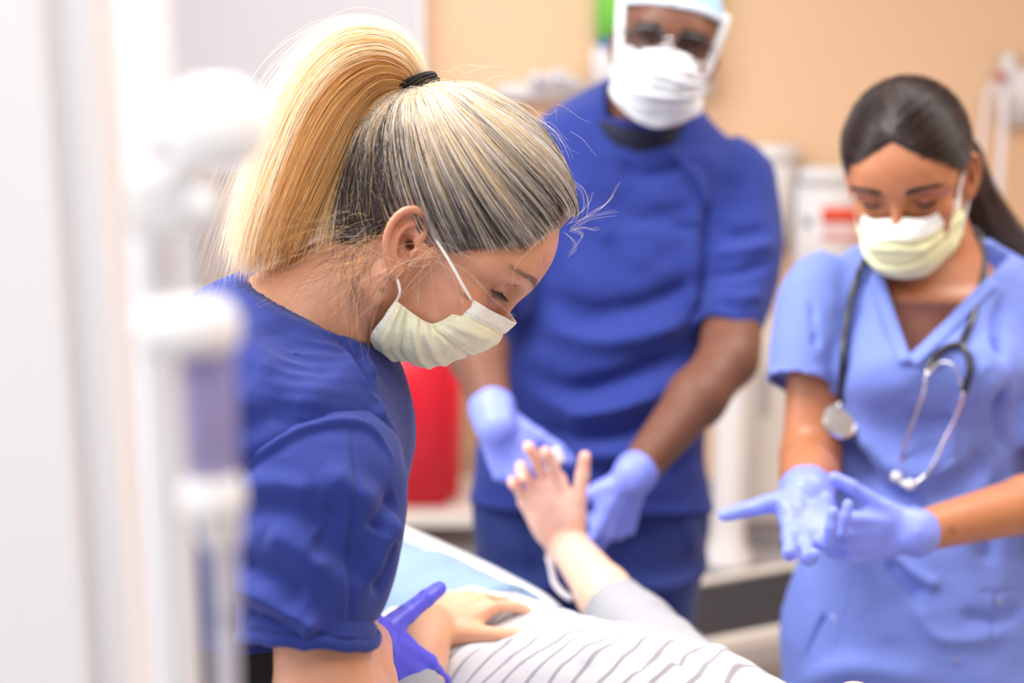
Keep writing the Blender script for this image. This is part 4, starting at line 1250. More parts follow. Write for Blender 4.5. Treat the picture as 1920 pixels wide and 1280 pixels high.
s3 = [(P(1030, 290, 2.36), dirv(1, 0, 0), .045, .05), (P(1005, 340, 2.35), dirv(1, 0, 0), .062, .066), (P(975, 430, 2.32), dirv(1, 0, 0), .067, .07), (P(935, 540, 2.27), dirv(1, .2, 0), .058, .066), (P(915, 570, 2.25), dirv(1, .3, 0), .053, .062)]
T2.u(loft(s3, 4), .018)
T2.cut(loft([(P(1368, 600, 2.26), dirv(1, -.1, 0), .045, .058), (P(1356, 633, 2.25), dirv(1, -.1, 0), .043, .0575), (P(1350, 645, 2.245), dirv(1, -.1, 0), .0435, .058)], 2), .001)
T2.cut(loft([(P(1232, 110, 2.27), dirv(1, 0, 0), .082, .080), (P(1216, 185, 2.29), dirv(1, 0, 0), .076, .078), (P(1200, 238, 2.26), dirv(1, 0, 0), .056, .068)], 3), .003)
g2 = Surf(T2, .0038)
g2.strokes([
    ([(1330, 350), (1322, 450), (1312, 560), (1308, 625)], .006, -.006), ([(1300, 380), (1300, 480), (1296, 600)], .012, .004),
    ([(1030, 560), (1120, 590), (1240, 560), (1310, 520)], .018, -.008), ([(1010, 610), (1120, 640), (1240, 620), (1320, 580)], .016, .007),
    ([(980, 700), (1080, 730), (1200, 700), (1310, 640)], .016, -.010), ([(1000, 740), (1100, 770), (1220, 740), (1300, 690)], .014, .008),
    ([(1010, 790), (1080, 820), (1180, 810), (1260, 760)], .014, -.011), ([(1030, 830), (1100, 850), (1200, 845), (1280, 800)], .014, .009),
    ([(1050, 780), (1130, 775), (1240, 740)], .010, .006), ([(1120, 880), (1200, 880), (1300, 850)], .014, -.006),
    ([(1160, 310), (1220, 330), (1300, 300)], .012, -.004), ([(1140, 380), (1200, 410), (1290, 395)], .016, -.004), ([(1060, 330), (1110, 400), (1150, 460)], .018, .005),
    ([(1250, 420), (1380, 440), (1440, 430)], .012, -.007), ([(1330, 520), (1390, 510), (1450, 490)], .010, -.005), ([(1340, 480), (1400, 470), (1452, 455)], .010, .005),
    ([(1340, 560), (1390, 560), (1430, 550)], .010, .004), ([(1320, 605), (1360, 612), (1408, 612)], .003, -.0015),
    ([(1240, 280), (1300, 330), (1330, 400)], .010, .005), ([(1130, 240), (1160, 275), (1200, 285), (1250, 260), (1290, 200)], .003, -.002),
    ([(900, 880), (960, 890), (1100, 925), (1240, 940), (1330, 930)], .003, -.0015),
], 1.8)
g2.noise(7, .006, 2, (1, 1, 1.6)); g2.noise(22, .0015, 6)
top2 = g2.link('scrub_top', M_navy2, W2)
US = Sdf(); US.u(loft([(P(1203, 228, 2.285), dirv(1, 0, 0), .074, .066), (P(1196, 262, 2.30), dirv(1, 0, 0), .074, .062), (P(1192, 300, 2.31), dirv(1, 0, 0), .074, .06)], 3))
Surf(US, .004).link('undershirt', M_navyd, W2)
# trousers and shoes
TP = Sdf()
TP.u(loft([(P(1104, 880, 2.37), dirv(1, 0, 0), .192, .125), (P(1106, 960, 2.37), dirv(1, 0, 0), .198, .13), (P(1108, 1060, 2.38), dirv(1, 0, 0), .190, .13)], 3))
hipz = P(1108, 1060, 2.38)
for s, px in ((-1, 1010), (1, 1208)):
    top = P(px, 1050, 2.38)
    TP.u(loft([(top, (1, 0, 0), .098, .125), (Vector((top.x, top.y, .45)), (1, 0, 0), .075, .085), (Vector((top.x + s * .01, top.y + .02, .09)), (1, 0, 0), .065, .075)], 4), .03)
    sh = Sdf(); c = Vector((top.x, top.y - .03, .045))
    sh.u(ell(c + Vector((0, -.04, 0)), (.045, .10, .042))); sh.u(ell(c + Vector((0, .06, .01)), (.038, .07, .05)), .02)
    sh.cut((lambda p: p[:, 2] - .004, np.array([-9, -9, -1.]), np.array([9, 9, .02])), 0)
    Surf(sh, .004).link('shoe', M_dark, W2)
tp = Surf(TP, .006)
tp.strokes([([(1010, 930), (1000, 1000), (1010, 1100)], .02, -.008), ([(1180, 960), (1170, 1040), (1150, 1120)], .02, -.008), ([(1280, 960), (1300, 1040), (1310, 1140)], .015, .006)])
tp.noise(8, .005, 12); tp.link('trousers', M_navyp, W2)
# face mask
def generic_mask(name, L, m, parent, side_x=6.6, top=1.0, bottom=-9.8, amp=1.0, colr=None, edge_y=3.6, nu=70, nv2=110, wide=1.0, drop=0.0):
    rows = []
    prof = [(0.9 + top - 1.0, 10.15, 0), (-1.1, 12.35, .25), (-3.6, 12.35, .5), (-6.4, 11.6, .75), (bottom, 9.4, 1)]
    for z, y, t in prof:
        zs = (-0.2 + top - 1.0) * (1 - t) + (-6.6) * t
        half = [(side_x, edge_y - 0.6 * t, zs - drop * (1 - t)), (side_x * .86, edge_y + 2.6, (zs * .75 + z * .25)), (side_x * .52, (y * .82 + 1.0), (zs * .3 + z * .7) - 0.25 * (1 - t)), (0, y, z)]
        full = [L(*h) for h in half] + [L(-h[0], h[1], h[2]) for h in half[:-1][::-1]]
        rows.append(full)
    G_ = surf_grid(rows, nu, nv2)
    u_, v_ = np.meshgrid(np.linspace(0, 1, nu), np.linspace(0, 1, nv2), indexing='ij')
    du = np.gradient(G_, axis=0); dv = np.gradient(G_, axis=1); n_ = np.cross(dv, du); n_ /= np.linalg.norm(n_, axis=2)[..., None] + 1e-12
    if (n_[nu // 2, nv2 // 2] @ np.array(L.vec(0, 1, 0))) < 0: n_ = -n_
    h = np.zeros_like(u_)
    for u0, a, w in ((.34, -.004, .02), (.40, .002, .03), (.58, -.004, .02), (.64, .002, .03), (.80, -.003, .02)):
        c_ = u0 + .05 * np.sin(v_ * 5 + u0 * 9) + .10 * (u0 - .5) * (np.abs(v_ - .5) * 2) ** 2 * -1
        h += amp * a * np.exp(-((u_ - c_) / w) ** 2)
    h += amp * .0022 * fbm(G_.reshape(-1, 3) * 26, 5).reshape(u_.shape)
    G_ = G_ + n_ * h[..., None]
    cc = None
    if colr is not None:
        cc = np.zeros(G_.shape) + lin3([colr[0]]); w = (u_ < .26)[..., None]; cc = np.where(w, lin3([colr[1]])[0], cc)
    return grid_mesh(name, G_, m, parent, 0.0008, cc)
mk2 = generic_mask('face_mask', A2, M_wmask, W2, side_x=7.4, top=1.4, bottom=-10.6, amp=1.4)
mk2['label'] = 'white tie-on face mask'
bar = tube('nose_strip', [A2(1.3, 10.2, 1.55), A2(.6, 10.9, 1.7), A2(0, 11.1, 1.75), A2(-.6, 10.9, 1.7), A2(-1.3, 10.2, 1.55)], .0022, M_chrome, mk2, n=16)
for s in (1, -1):
    tube('mask_tie', [A2(s * 6.9, 4.0, -1.2), A2(s * 7.3, 3.6, 1.5), A2(s * 7.75, 3.4, 4.0), A2(s * 8.1, 3.0, 6.4), A2(s * 8.2, 2.4, 8.2)], .0100, M_wmask, mk2, n=20, seg=10, flat=.14, up=A2.vec(-s * .75, .66, 0))
# glasses
M_lens = mat('tinted_lens', (60, 52, 56), 0.05, trans=0.0, alpha=0.22, spec=0.6)
gl = empty('glasses', A2(0, 9.6, 2.2)); gl.parent = W2; bpy.context.view_layer.update(); gl.matrix_parent_inverse = W2.matrix_world.inverted()
M_frame = mat('dark_glasses_frame', (26, 20, 24), 0.25, coat=.5)
for s in (1, -1):
    rim = [A2(s * (3.35 + 2.55 * math.cos(a)), 9.95 - .12 * abs(2.55 * math.cos(a) + 3.3) ** 1.2 * .6, 1.9 + 1.75 * math.sin(a) * (1 if math.sin(a) > 0 else .9)) for a in np.linspace(0, 2 * math.pi, 41)]
    V, F = tube_mesh(rim, .0014, 8); r = link('rim', mesh_np('rim', V, F), M_frame, gl)
    tube('brow_bar', [A2(s * .9, 10.25, 3.2), A2(s * 2.2, 10.2, 3.75), A2(s * 4.2, 9.6, 3.75), A2(s * 5.9, 8.7, 3.2)], .0034, M_frame, gl, n=16)
    me = mesh_np('lens', [A2(s * 3.35, 9.75, 1.9)] + rim[:-1], [[0, i + 1, (i + 1) % 40 + 1] for i in range(40)])
    link('lens', me, M_lens, gl)
    tube('temple', [A2(s * 5.9, 8.7, 3.0), A2(s * 7.0, 6.0, 2.9), A2(s * 7.6, 1.0, 2.7), A2(s * 7.5, -.8, 1.6)], .0018, M_frame, gl, n=16)
tube('bridge', [A2(1.0, 10.2, 2.6), A2(0, 10.9, 2.9), A2(-1.0, 10.2, 2.6)], .0018, M_chrome, gl, n=12)
# gloves
def glove(nm, S_, m, parent, h=.0023):
    g = Surf(S_, h); g.noise(55, .0008, 4); g.noise(16, .0012, 8)
    return g.link(nm, m, parent)
Hm = hand_frame(WL, dirv(-.34, -.92, -.05), dirv(.50, -.10, .82), 1.0)
GL = Sdf(); GL.u(rcone(WL - (WL - EL).normalized() * .012, WL, .0315, .030), .01)
hand_ops(GL, Hm, {'index': (8, 16, 10, 5), 'middle': (26, 26, 16), 'ring': (64, 45, 25), 'little': (72, 45, 25)}, 2, thumb=(40, 22, 4, 8), grow=0.06, side=1)
glove('glove', GL, M_glove, W2)
Hm = hand_frame(WR2 + Vector((0, 0, -.005)), dirv(.42, -.86, .10), dirv(-.28, .15, .93), 1.02)
GL = Sdf(); GL.u(rcone(WR2 - (WR2 - ER).normalized() * .014, WR2 + (WR2 - ER).normalized() * .02, .0345, .030), .015)
hand_ops(GL, Hm, {'index': (48, 40, 18, 4), 'middle': (62, 60, 35), 'ring': (70, 66, 38), 'little': (76, 66, 38)}, 1, thumb=(34, 12, 8, 16), grow=0.10, side=-1, wrist=False)
glove('glove', GL, M_glove, W2)
# clear clip on the patient's fingertip
t = empty('finger_clip', P(1040, 866, 1.93), 'small clear plastic finger clip held at the patient\'s fingertips', 'finger clip')
M_clear = mat('clear_plastic', (222, 226, 232), 0.2, alpha=.8, coat=.5)
Mx = Matrix((dirv(.75, .5, .2).normalized(), dirv(-.5, .8, 0).normalized(), dirv(.75, .5, .2).normalized().cross(dirv(-.5, .8, 0).normalized()))).transposed()
bm = bmesh.new(); bx(bm, P(1040, 858, 1.93), (.026, .024, .018), Mx, .005); bm_obj('clip_body', bm, M_clear, t, True)
bm = bmesh.new(); bx(bm, P(1032, 880, 1.93), (.024, .010, .016), Mx, .004); bm_obj('clip_jaw', bm, M_clear, t, True)
bm = bmesh.new(); bx(bm, P(1014, 885, 1.92), (.014, .005, .010), Mx, .002); o = bm_obj('red_button', bm, mat('clip_red', (220, 30, 80), .4), t, True)
# ================================================================ bed and patient
BA = P_z(760, 1000, .86); BB = P_z(1090, 1140, .86)
BE = (BB - BA).normalized(); BN = Vector((BE.y, -BE.x, 0))
def BP(u, off, z):
    q = BA + BE * u + BN * off; q.z = z; return q
BR = Matrix((BE, -BN, Vector((0, 0, 1)))).transposed()
M_sheet = mat('white_bed_sheet', (202, 203, 213), 0.85, sheen=.1, bump=('weave', 300, .1, .0005), var=.02)
bed = empty('hospital_bed', BP(.25, .34, 0), 'hospital bed with white sheet under the lying patient', 'bed')
SH = Sdf(); SH.u(rbox(BP(.20, .34, .80), (1.0, .34, .06), .03, BR))
sh = Surf(SH, .008); sh.noise(6, .006, 3); sh.noise(18, .002, 5)
sh.link('sheet', M_sheet, bed)
box('mattress', BP(.20, .34, .70), (1.94, .64, .10), mat('blue_mattress', (120, 150, 190), .6), bed, .02, BR)
box('bed_frame', BP(.20, .34, .60), (2.0, .66, .07), M_cream, bed, .01, BR)
for u in (-.7, 1.1):
    for off in (.06, .62):
        box('leg', BP(u, off, .33), (.05, .05, .5), M_steel, bed, .005, BR)
        lathe('wheel', BP(u, off, .05) - BN * .015, BN, [(.02, 0), (.05, .002), (.05, .028), (.02, .03)], M_dark, bed, 24)
tube('side_rail', [BP(-.45, -.02, .62), BP(-.42, -.02, .80), BP(-.2, -.02, .84), BP(.2, -.02, .84), BP(.34, -.02, .80), BP(.36, -.02, .62)], .012, M_wplast, bed, n=40)
pil = Sdf(); pil.u(rbox(BP(1.09, .34, .913), (.19, .28, .05), .048, BR))
pl = Surf(pil, .006); pl.noise(9, .008, 4)
tag(pl.link('pillow', M_sheet, None), 'white pillow under the patient at the lower right edge', 'pillow')

W4 = empty('person', BP(.5, .34, .87), 'patient in striped shirt and grey sleeves lying on the bed with one hand raised', 'person')
A4 = frame_from((0, 0, 1), BE, BP(1.13, .34, 1.0)); 
S = Sdf()
head_ops(S, A4)
S.u(loft([(BP(1.10, .34, .965), BN, .058, .058), (BP(1.03, .34, .945), BN, .06, .058), (BP(.96, .34, .93), BN, .08, .055)]), .02)
S.u(loft([(BP(.90, .34, .93), BN, .125, .06), (BP(.78, .34, .935), BN, .14, .075), (BP(.58, .34, .92), BN, .12, .05), (BP(.44, .34, .91), BN, .10, .04)]), .03)
WP = P(1062, 1018, 1.90); EP = P(1196, 1196, 1.72)
S.u(rcone(BP(.82, .22, .92), EP, .045, .040), .02)
S.u(rcone(EP, EP + (WP - EP) * .45, .040, .0345), .02); S.u(rcone(EP + (WP - EP) * .45, WP, .0345, .0255), .012)
HP = hand_frame(WP, dirv(-.40, .90, .12), dirv(.05, .12, -1.0), 1.0)
tp_ = hand_ops(S, HP, {'index': (30, 34, 20, 0), 'middle': (22, 40, 24, 2), 'ring': (30, 58, 30, 2), 'little': (24, 50, 26, 4)}, 2, thumb=(30, 8, -4, 4), side=-1)
WQ = P(800, 1178, 1.43); EQ = P(735, 1420, 1.28)
S.u(rcone(BP(.88, .50, .93), EQ, .045, .038), .02)
S.u(rcone(EQ, WQ, .038, .0265), .015)
HQ = hand_frame(WQ, dirv(.66, .26, -.70), dirv(-.15, .85, .5), 0.84)
hand_ops(S, HQ, {'index': (22, 16, 10, 2), 'middle': (30, 26, 14), 'ring': (34, 32, 16), 'little': (36, 34, 18)}, 3, thumb=(40, 6, 4, 6), side=1)
B4 = Surf(S, .0024)
q4 = B4.V
c4 = np.tile(lin3([(238, 196, 168)]), (len(q4), 1))
dl = np.linalg.norm(q4 - np.array(WQ), axis=1); w = np.exp(-(dl / .16) ** 2)[:, None]
c4 = c4 * (1 - .75 * w) + lin3([(206, 142, 104)]) * .75 * w
dh = np.linalg.norm(q4 - np.array(HP(0, 7, 0)), axis=1); w = np.exp(-(dh / .085) ** 2)[:, None]
c4 = c4 * (1 - w) + lin3([(236, 190, 174)]) * w
for tname in ('index', 'middle', 'ring', 'little', 'thumb'):
    w = np.exp(-(np.linalg.norm(q4 - np.array(tp_[tname]), axis=1) / .018) ** 2)[:, None] * .5
    c4 = c4 * (1 - w) + lin3([(232, 150, 134)]) * w
B4.strokes([([(1020, 1010), (1050, 1022), (1082, 1012)], .002, -.0012), ([(1085, 960), (1040, 960), (1015, 1000)], .003, -.0012), ([(975, 940), (1010, 925), (1060, 920)], .003, -.0010)])
B4.link('body', M_skin, W4, c4)
hb = Sdf(); hb.u(ell(A4(0, -1.2, 5.4), (.080, .092, .088), A4.M)); hb.cut((lambda p: ((p - nv(A4(0, 3.5, 3))) @ nv(A4.vec(0, -1, .6).normalized())), nv(A4.O) - .3, nv(A4.O) + .3), .004)
Surf(hb, .004).link('hair', mat('brown_hair', (70, 48, 36), .5, bump=('noise', 400, .8, .002)), W4)
# striped shirt
M_str = mat('striped_shirt_cloth', (192, 191, 197), .85, sheen=.1)
nt = M_str.node_tree; N = nt.nodes; L_ = nt.links
ge = N.new('ShaderNodeNewGeometry'); dt = N.new('ShaderNodeVectorMath'); dt.operation = 'DOT_PRODUCT'; dt.inputs[1].default_value = (BE * 1.0 + BN * -.28 + Vector((0, 0, .1)))
nz = N.new('ShaderNodeTexNoise'); nz.inputs['Scale'].default_value = 7; L_.new(ge.outputs['Position'], nz.inputs['Vector']); L_.new(ge.outputs['Position'], dt.inputs[0])
m1 = N.new('ShaderNodeMath'); m1.operation = 'MULTIPLY_ADD'; m1.inputs[1].default_value = .05; L_.new(nz.outputs['Fac'], m1.inputs[0]); L_.new(dt.outputs['Value'], m1.inputs[2])
m2 = N.new('ShaderNodeMath'); m2.operation = 'MULTIPLY'; m2.inputs[1].default_value = 40; L_.new(m1.outputs[0], m2.inputs[0])
m3 = N.new('ShaderNodeMath'); m3.operation = 'FRACT'; L_.new(m2.outputs[0], m3.inputs[0])
rp = N.new('ShaderNodeValToRGB'); L_.new(m3.outputs[0], rp.inputs[0])
rp.color_ramp.elements[0].position = 0.0; rp.color_ramp.elements[0].color = lin((192, 191, 197)); rp.color_ramp.elements[1].position = .74; rp.color_ramp.elements[1].color = lin((192, 191, 197))
e_ = rp.color_ramp.elements.new(.80); e_.color = lin((146, 143, 152)); e_ = rp.color_ramp.elements.new(.94); e_.color = lin((146, 143, 152)); e_ = rp.color_ramp.elements.new(1.0); e_.color = lin((192, 191, 197))
L_.new(rp.outputs[0], N['Principled BSDF'].inputs['Base Color'])
TS = Sdf()
TS.u(loft([(BP(.49, .34, .93), BN, .160, .072), (BP(.56, .34, .93), BN, .158, .076), (BP(.64, .335, .932), BN, .158, .080), (BP(.74, .33, .938), BN, .162, .088), (BP(.84, .33, .94), BN, .168, .092), (BP(.88, .34, .935), BN, .150, .084), (BP(.93, .34, .93), BN, .10, .068)], 4))
ts = Surf(TS, .0035)
ts.strokes([([(900, 1200), (960, 1170), (1010, 1150)], .008, -.004), ([(860, 1260), (930, 1215), (1000, 1200)], .01, .004), ([(1000, 1250), (1080, 1190), (1180, 1180)], .012, -.005),
            ([(1100, 1260), (1180, 1220), (1290, 1220)], .012, .006), ([(1180, 1270), (1240, 1240), (1300, 1260)], .010, -.006), ([(1290, 1180), (1340, 1220), (1370, 1275)], .010, .006),
            ([(1050, 1180), (1100, 1220), (1120, 1275)], .012, .004)])
ts.noise(10, .006, 3); ts.noise(32, .0015, 4)
ts.link('striped_shirt', M_str, W4)
M_gsl = mat('grey_sleeve_knit', (158, 158, 164), .9, sheen=.2, bump=('weave', 260, .25, .0008))
for nm, a, b, ra, rb, sh_ in (('sleeve', EP + (WP - EP) * .33, EP, .0405, .050, BP(.82, .22, .925)), ('sleeve', EQ + (WQ - EQ) * .50, EQ, .036, .046, BP(.88, .50, .93))):
    q = Sdf(); q.u(loft([(a, dirv(1, .6, 0), ra, ra), (a + (b - a) * .5, dirv(1, .6, 0), (ra + rb) / 2 + .002, (ra + rb) / 2), (b, dirv(1, .6, 0), rb, rb)], 3)); q.u(rcone(b, sh_, rb, .06), .02)
    q.cut(rcone(a - (b - a).normalized() * .02, a + (b - a).normalized() * .008, ra - .003, ra - .003), 0)
    z = Surf(q, .0035); z.noise(18, .003, 7); z.link(nm, M_gsl, W4)
# light blue trousers
TR = Sdf()
for s in (-1, 1):
    o_ = .34 + s * .085
    TR.u(loft([(BP(.52, o_, .925), BN, .083, .070), (BP(.42, o_, .92), BN, .082, .068), (BP(.22, o_, .915), BN, .076, .066), (BP(-.02, o_, .92), BN, .062, .062), (BP(-.25, o_, .92), BN, .058, .06), (BP(-.42, o_, .915), BN, .045, .046)], 4), .02)
tr = Surf(TR, .006); tr.noise(9, .011, 3); tr.noise(20, .004, 13); tr.noise(28, .0015, 6)
tr.link('trousers', mat('light_blue_denim', (126, 150, 184), .85, sheen=.2, bump=('weave', 200, .2, .0008), var=.05), W4)
for s in (-1, 1):
    sh_ = Sdf(); c = BP(-.47, .34 + s * .085, .92)
    sh_.u(rcone(c, c + Vector((0, 0, .10)) - BE * .02, .040, .032)); sh_.u(ell(c, (.045, .045, .045)), .01)
    Surf(sh_, .005).link('sock', mat('white_sock', (235, 235, 238), .9), W4)
# zip and cord along the open front
pts = [ts.hit(x, y) for x, y in ((1318, 1176), (1336, 1190), (1350, 1215), (1362, 1250), (1372, 1278))]
pts = [p for p in pts if p is not None]
if len(pts) > 2: tube('shirt_zip', [p + np.array([0, 0, .001]) for p in pts], .0022, mat('zip_tape', (206, 202, 196), .6, bump=('voronoi', 600, .6, .001)), W4, n=24)
# line lying from the wrist to the sheet
t = tube('iv_line', [P(1028, 1042, 1.93), P(1034, 1065, 1.92), P(1040, 1092, 1.91), P(1056, 1112, 1.90), P(1072, 1122, 1.89)], .0042, M_tb, None, n=24)
tag(t, 'short pale tube hanging beside the patient\'s raised wrist', 'tube')
# ================================================================ woman in light blue
M_skin_m = mat('tan_skin', (196, 128, 88), 0.42, sss=0.2, attr='Col', bump=('noise', 300, 0.1, 0.0006), var=0.04)
M_lb = mat('light_blue_cotton', (116, 136, 218), 0.8, sheen=0.25, bump=('weave', 380, 0.12, 0.0005), var=0.04)
W3 = empty('person', P(1745, 1150, 1.9) * 1.0 - Vector((0, 0, P(1745, 1150, 1.9).z)), 'woman in light blue scrubs with dark ponytail and yellow mask pulling on her gloves', 'person')
A3 = frame_from(dirv(-.36, -.60, .72), dirv(-.27, .76, .59), P(1706, 339, 1.86))
S = Sdf()
head_ops(S, A3, jaw=.95, brow=.85, nose=.95, ears=(1, -1), ear_tilt=12, ear_s=.98)
S.u(loft([(P(1722, 350, 1.90), dirv(1, 0, 0), .052, .055), (P(1742, 430, 1.93), dirv(1, 0, 0), .052, .054), (P(1748, 485, 1.945), dirv(1, 0, 0), .070, .065), (P(1742, 560, 1.95), dirv(1, 0, 0), .13, .085)]), .02)
S.u(loft([(P(1740, 560, 1.95), dirv(1, 0, 0), .13, .08), (P(1738, 740, 1.96), dirv(1, 0, 0), .115, .078), (P(1740, 950, 1.96), dirv(1, 0, 0), .10, .07), (P(1742, 1200, 1.96), dirv(1, 0, 0), .14, .085)]), .03)
W3R = P(1512, 930, 1.70); E3R = P(1520, 862, 1.90)
S.u(rcone(P(1545, 545, 1.93), E3R, .045, .037), .02); S.u(rcone(E3R, E3R + (W3R - E3R) * .4, .037, .036), .02); S.u(rcone(E3R + (W3R - E3R) * .4, W3R, .036, .027), .01)
W3L = P(1714, 998, 1.67); E3L = P(2010, 925, 1.84)
S.u(rcone(P(1950, 545, 1.95), E3L, .045, .037), .02); S.u(rcone(E3L, E3L + (W3L - E3L) * .3, .037, .036), .02); S.u(rcone(E3L + (W3L - E3L) * .3, W3L, .036, .0235), .01)
B3 = Surf(S, .0023)
col = skin_cols(B3, A3, (182, 118, 82), (150, 84, 76), (190, 114, 80), (108, 66, 48))
h_ = B3.hit(1785, 994)
if h_ is not None:
    w = np.exp(-(np.linalg.norm(B3.V - h_, axis=1) / .004) ** 2)[:, None] * .7; col = col * (1 - w) + lin3([(80, 50, 40)]) * w
B3.link('body', M_skin_m, W3, col)
for s in (1, -1):
    bm = bmesh.new(); bmesh.ops.create_uvsphere(bm, u_segments=20, v_segments=12, radius=0.0122)
    bmesh.ops.translate(bm, vec=A3(s * 3.15, 7.15, 2.1), verts=bm.verts[:])
    bm_obj('eye', bm, M_eye, W3, True)
    lashes('eyelashes', A3, s, M_strand_d, W3, n=50, length=.9)
    brows('eyebrow', A3, s, M_strand_d, W3, B3, n=260, col=(40, 28, 26), thick=.38, r=.00022)
# hair
HC3 = Vector((0, 0.1, 5.1)); HR3 = Vector((7.75, 9.6, 8.5)); TIE3 = np.array([-1.0, -10.6, 4.2])
def front3(q):
    x, y, z = np.abs(q[:, 0]), q[:, 1], q[:, 2]
    yl = np.interp(z, [-4.5, -3, -1, .6, 2, 3.4, 4.6, 5.8, 6.9, 7.6, 20], [-6.6, -4.4, -2.0, .4, 3.2, 4.4, 6.0, 7.3, 8.0, 8.3, 8.3])
    return yl - y - np.clip(1 - x / 2.4, 0, 1) ** 2 * .5 * (z > 5)
CAP = Sdf(); CAP.u(ell(A3(*HC3), (HR3.x * .01, HR3.y * .01, HR3.z * .01), A3.M)); CAP.u(ell(A3(0, -2.6, 3.4), (.069, .064, .070), A3.M), .010); CAP.u(ell(A3(0, -3.2, 0.6), (.054, .040, .044), A3.M), .01)
CAP.cut((lambda p: np.clip(front3((p - nv(A3.O)) @ np.array(A3.M, np.float32) / A3.s) * .01 - .003, -.05, .05), nv(A3.O) - .3, nv(A3.O) + .3), .004)
for s in (1, -1): CAP.cut(ell(A3(s * 7.4, -0.4, 0.8), (.026, .026, .038), A3.M), .006)
Surf(CAP, .0032).link('hair', mat('dark_brown_hair', (40, 28, 28), .45, bump=('noise', 300, .5, .001)), W3)
def sag3(a, b, t):
    s_ = np.sign(a[..., :1]); w = np.sin(np.pi * t) * np.clip(a[..., 1:2] / 8, 0, 1)
    return w * np.concatenate([s_ * 2.0, 0 * s_, 0 * s_ + .3], 2)
q, p = cap_strands(7000, TIE3, 18, front3, HC3, HR3, sag3, lift=.05)
n = len(q); rnd = rng.random(n)
c = np.where((rnd < .6)[:, None], lin3([(34, 22, 22)])[0], np.where((rnd < .9)[:, None], lin3([(56, 38, 36)])[0], lin3([(100, 74, 62)])[0]))
strands('hair_strands', np.einsum('ij,nkj->nki', np.array(A3.M), p) * A3.s + np.array(A3.O), 0.00018, c, M_strand_d, W3, .8)
tw = A3(*TIE3)
def pd(x, y, d): return (x, y, d)
tp3 = proj(tw)
o3 = [tp3, (1822, 262, 1.98), (1850, 330, 1.99), (1885, 400, 1.99), (1940, 470, 1.97), (2000, 560, 1.96), (2040, 680, 1.95)]
i3 = [tp3, (1800, 330, 1.98), (1806, 400, 1.985), (1835, 450, 1.985), (1890, 505, 1.965), (1950, 600, 1.95), (1990, 700, 1.95)]
pp, u_ = pony(3500, o3, i3, 22, (.012, .035), 0, .004, .006)
rnd = rng.random(len(pp)); c = np.where((rnd < .7)[:, None], lin3([(56, 36, 34)])[0], lin3([(92, 60, 50)])[0])
strands('ponytail', pp, .00022, c, M_strand_d, W3, .6)
PC = Sdf(); mid = [((a[0] + b[0]) / 2, (a[1] + b[1]) / 2, (a[2] + b[2]) / 2) for a, b in zip(o3, i3)]
for a, b, r0, r1 in zip(mid[:-1], mid[1:], (.012, .02, .024, .024, .022, .02), (.02, .024, .024, .022, .02, .012)): PC.u(rcone(P(*a), P(*b), r0, r1), .01)
Surf(PC, .004).link('ponytail_core', MATS['dark_brown_hair'], W3)
# mask
M_mask3 = mat('yellow_mask_cloth', (240, 240, 208), 0.8, sss=0.2, sss_col=(1, 1, .8), attr='Col', bump=('noise', 600, 0.15, 0.0004))
mk3 = generic_mask('face_mask', A3, M_mask3, W3, side_x=6.7, top=.8, bottom=-9.0, amp=1.4, colr=((240, 240, 190), (240, 242, 240)), edge_y=3.2)
mk3['label'] = 'yellow face mask with white upper band'
for s in (1, -1):
    tube('ear_loop', [A3(s * 6.5, 3.6, -.4), A3(s * 7.0, 2.2, 1.6), A3(s * 7.4, .9, 3.2), A3(s * 7.5, -.4, 3.6)], .0028, M_loop, mk3, n=20, flat=.5)
    tube('ear_loop', [A3(s * 6.4, 2.8, -6.0), A3(s * 6.9, 1.6, -4.2), A3(s * 7.3, .2, -2.6), A3(s * 7.5, -1.2, -1.2)], .0028, M_loop, mk3, n=20, flat=.5)
# scrub top
T3 = Sdf()
T3.u(loft([(P(1745, 448, 1.945), dirv(1, 0, 0), .080, .075), (P(1742, 490, 1.95), dirv(1, 0, 0), .135, .095), (P(1740, 550, 1.95), dirv(1, 0, 0), .158, .108), (P(1738, 640, 1.95), dirv(1, 0, 0), .155, .122),
           (P(1738, 740, 1.95), dirv(1, 0, 0), .148, .125), (P(1742, 880, 1.95), dirv(1, 0, 0), .140, .112), (P(1742, 1020, 1.95), dirv(1, 0, 0), .168, .122), (P(1740, 1150, 1.95), dirv(1, 0, 0), .196, .135), (P(1742, 1330, 1.95), dirv(1, 0, 0), .200, .14)], 4))
for sx in (1, -1):
    T3.u(ell(P(1738 + sx * 78, 690, 1.865), (.062, .068, .05)), .05)
T3.u(loft([(P(1570, 505, 1.94), dirv(1, .2, 0), .040, .045), (P(1537, 545, 1.93), dirv(1, .1, 0), .052, .056), (P(1518, 630, 1.91), dirv(1, 0, 0), .051, .058), (P(1499, 722, 1.89), dirv(1, -.3, 0), .0425, .053)], 4), .015)
T3.u(loft([(P(1925, 500, 1.94), dirv(1, -.2, 0), .045, .05), (P(1950, 550, 1.93), dirv(1, 0, 0), .058, .06), (P(1962, 680, 1.91), dirv(1, 0, 0), .060, .063), (P(1966, 846, 1.89), dirv(1, 0, 0), .060, .062)], 4), .015)
T3.cut(loft([(P(1502, 700, 1.895), dirv(1, -.3, 0), .040, .051), (P(1498, 726, 1.89), dirv(1, -.3, 0), .040, .050), (P(1496, 740, 1.885), dirv(1, -.3, 0), .040, .051)], 2), .001)
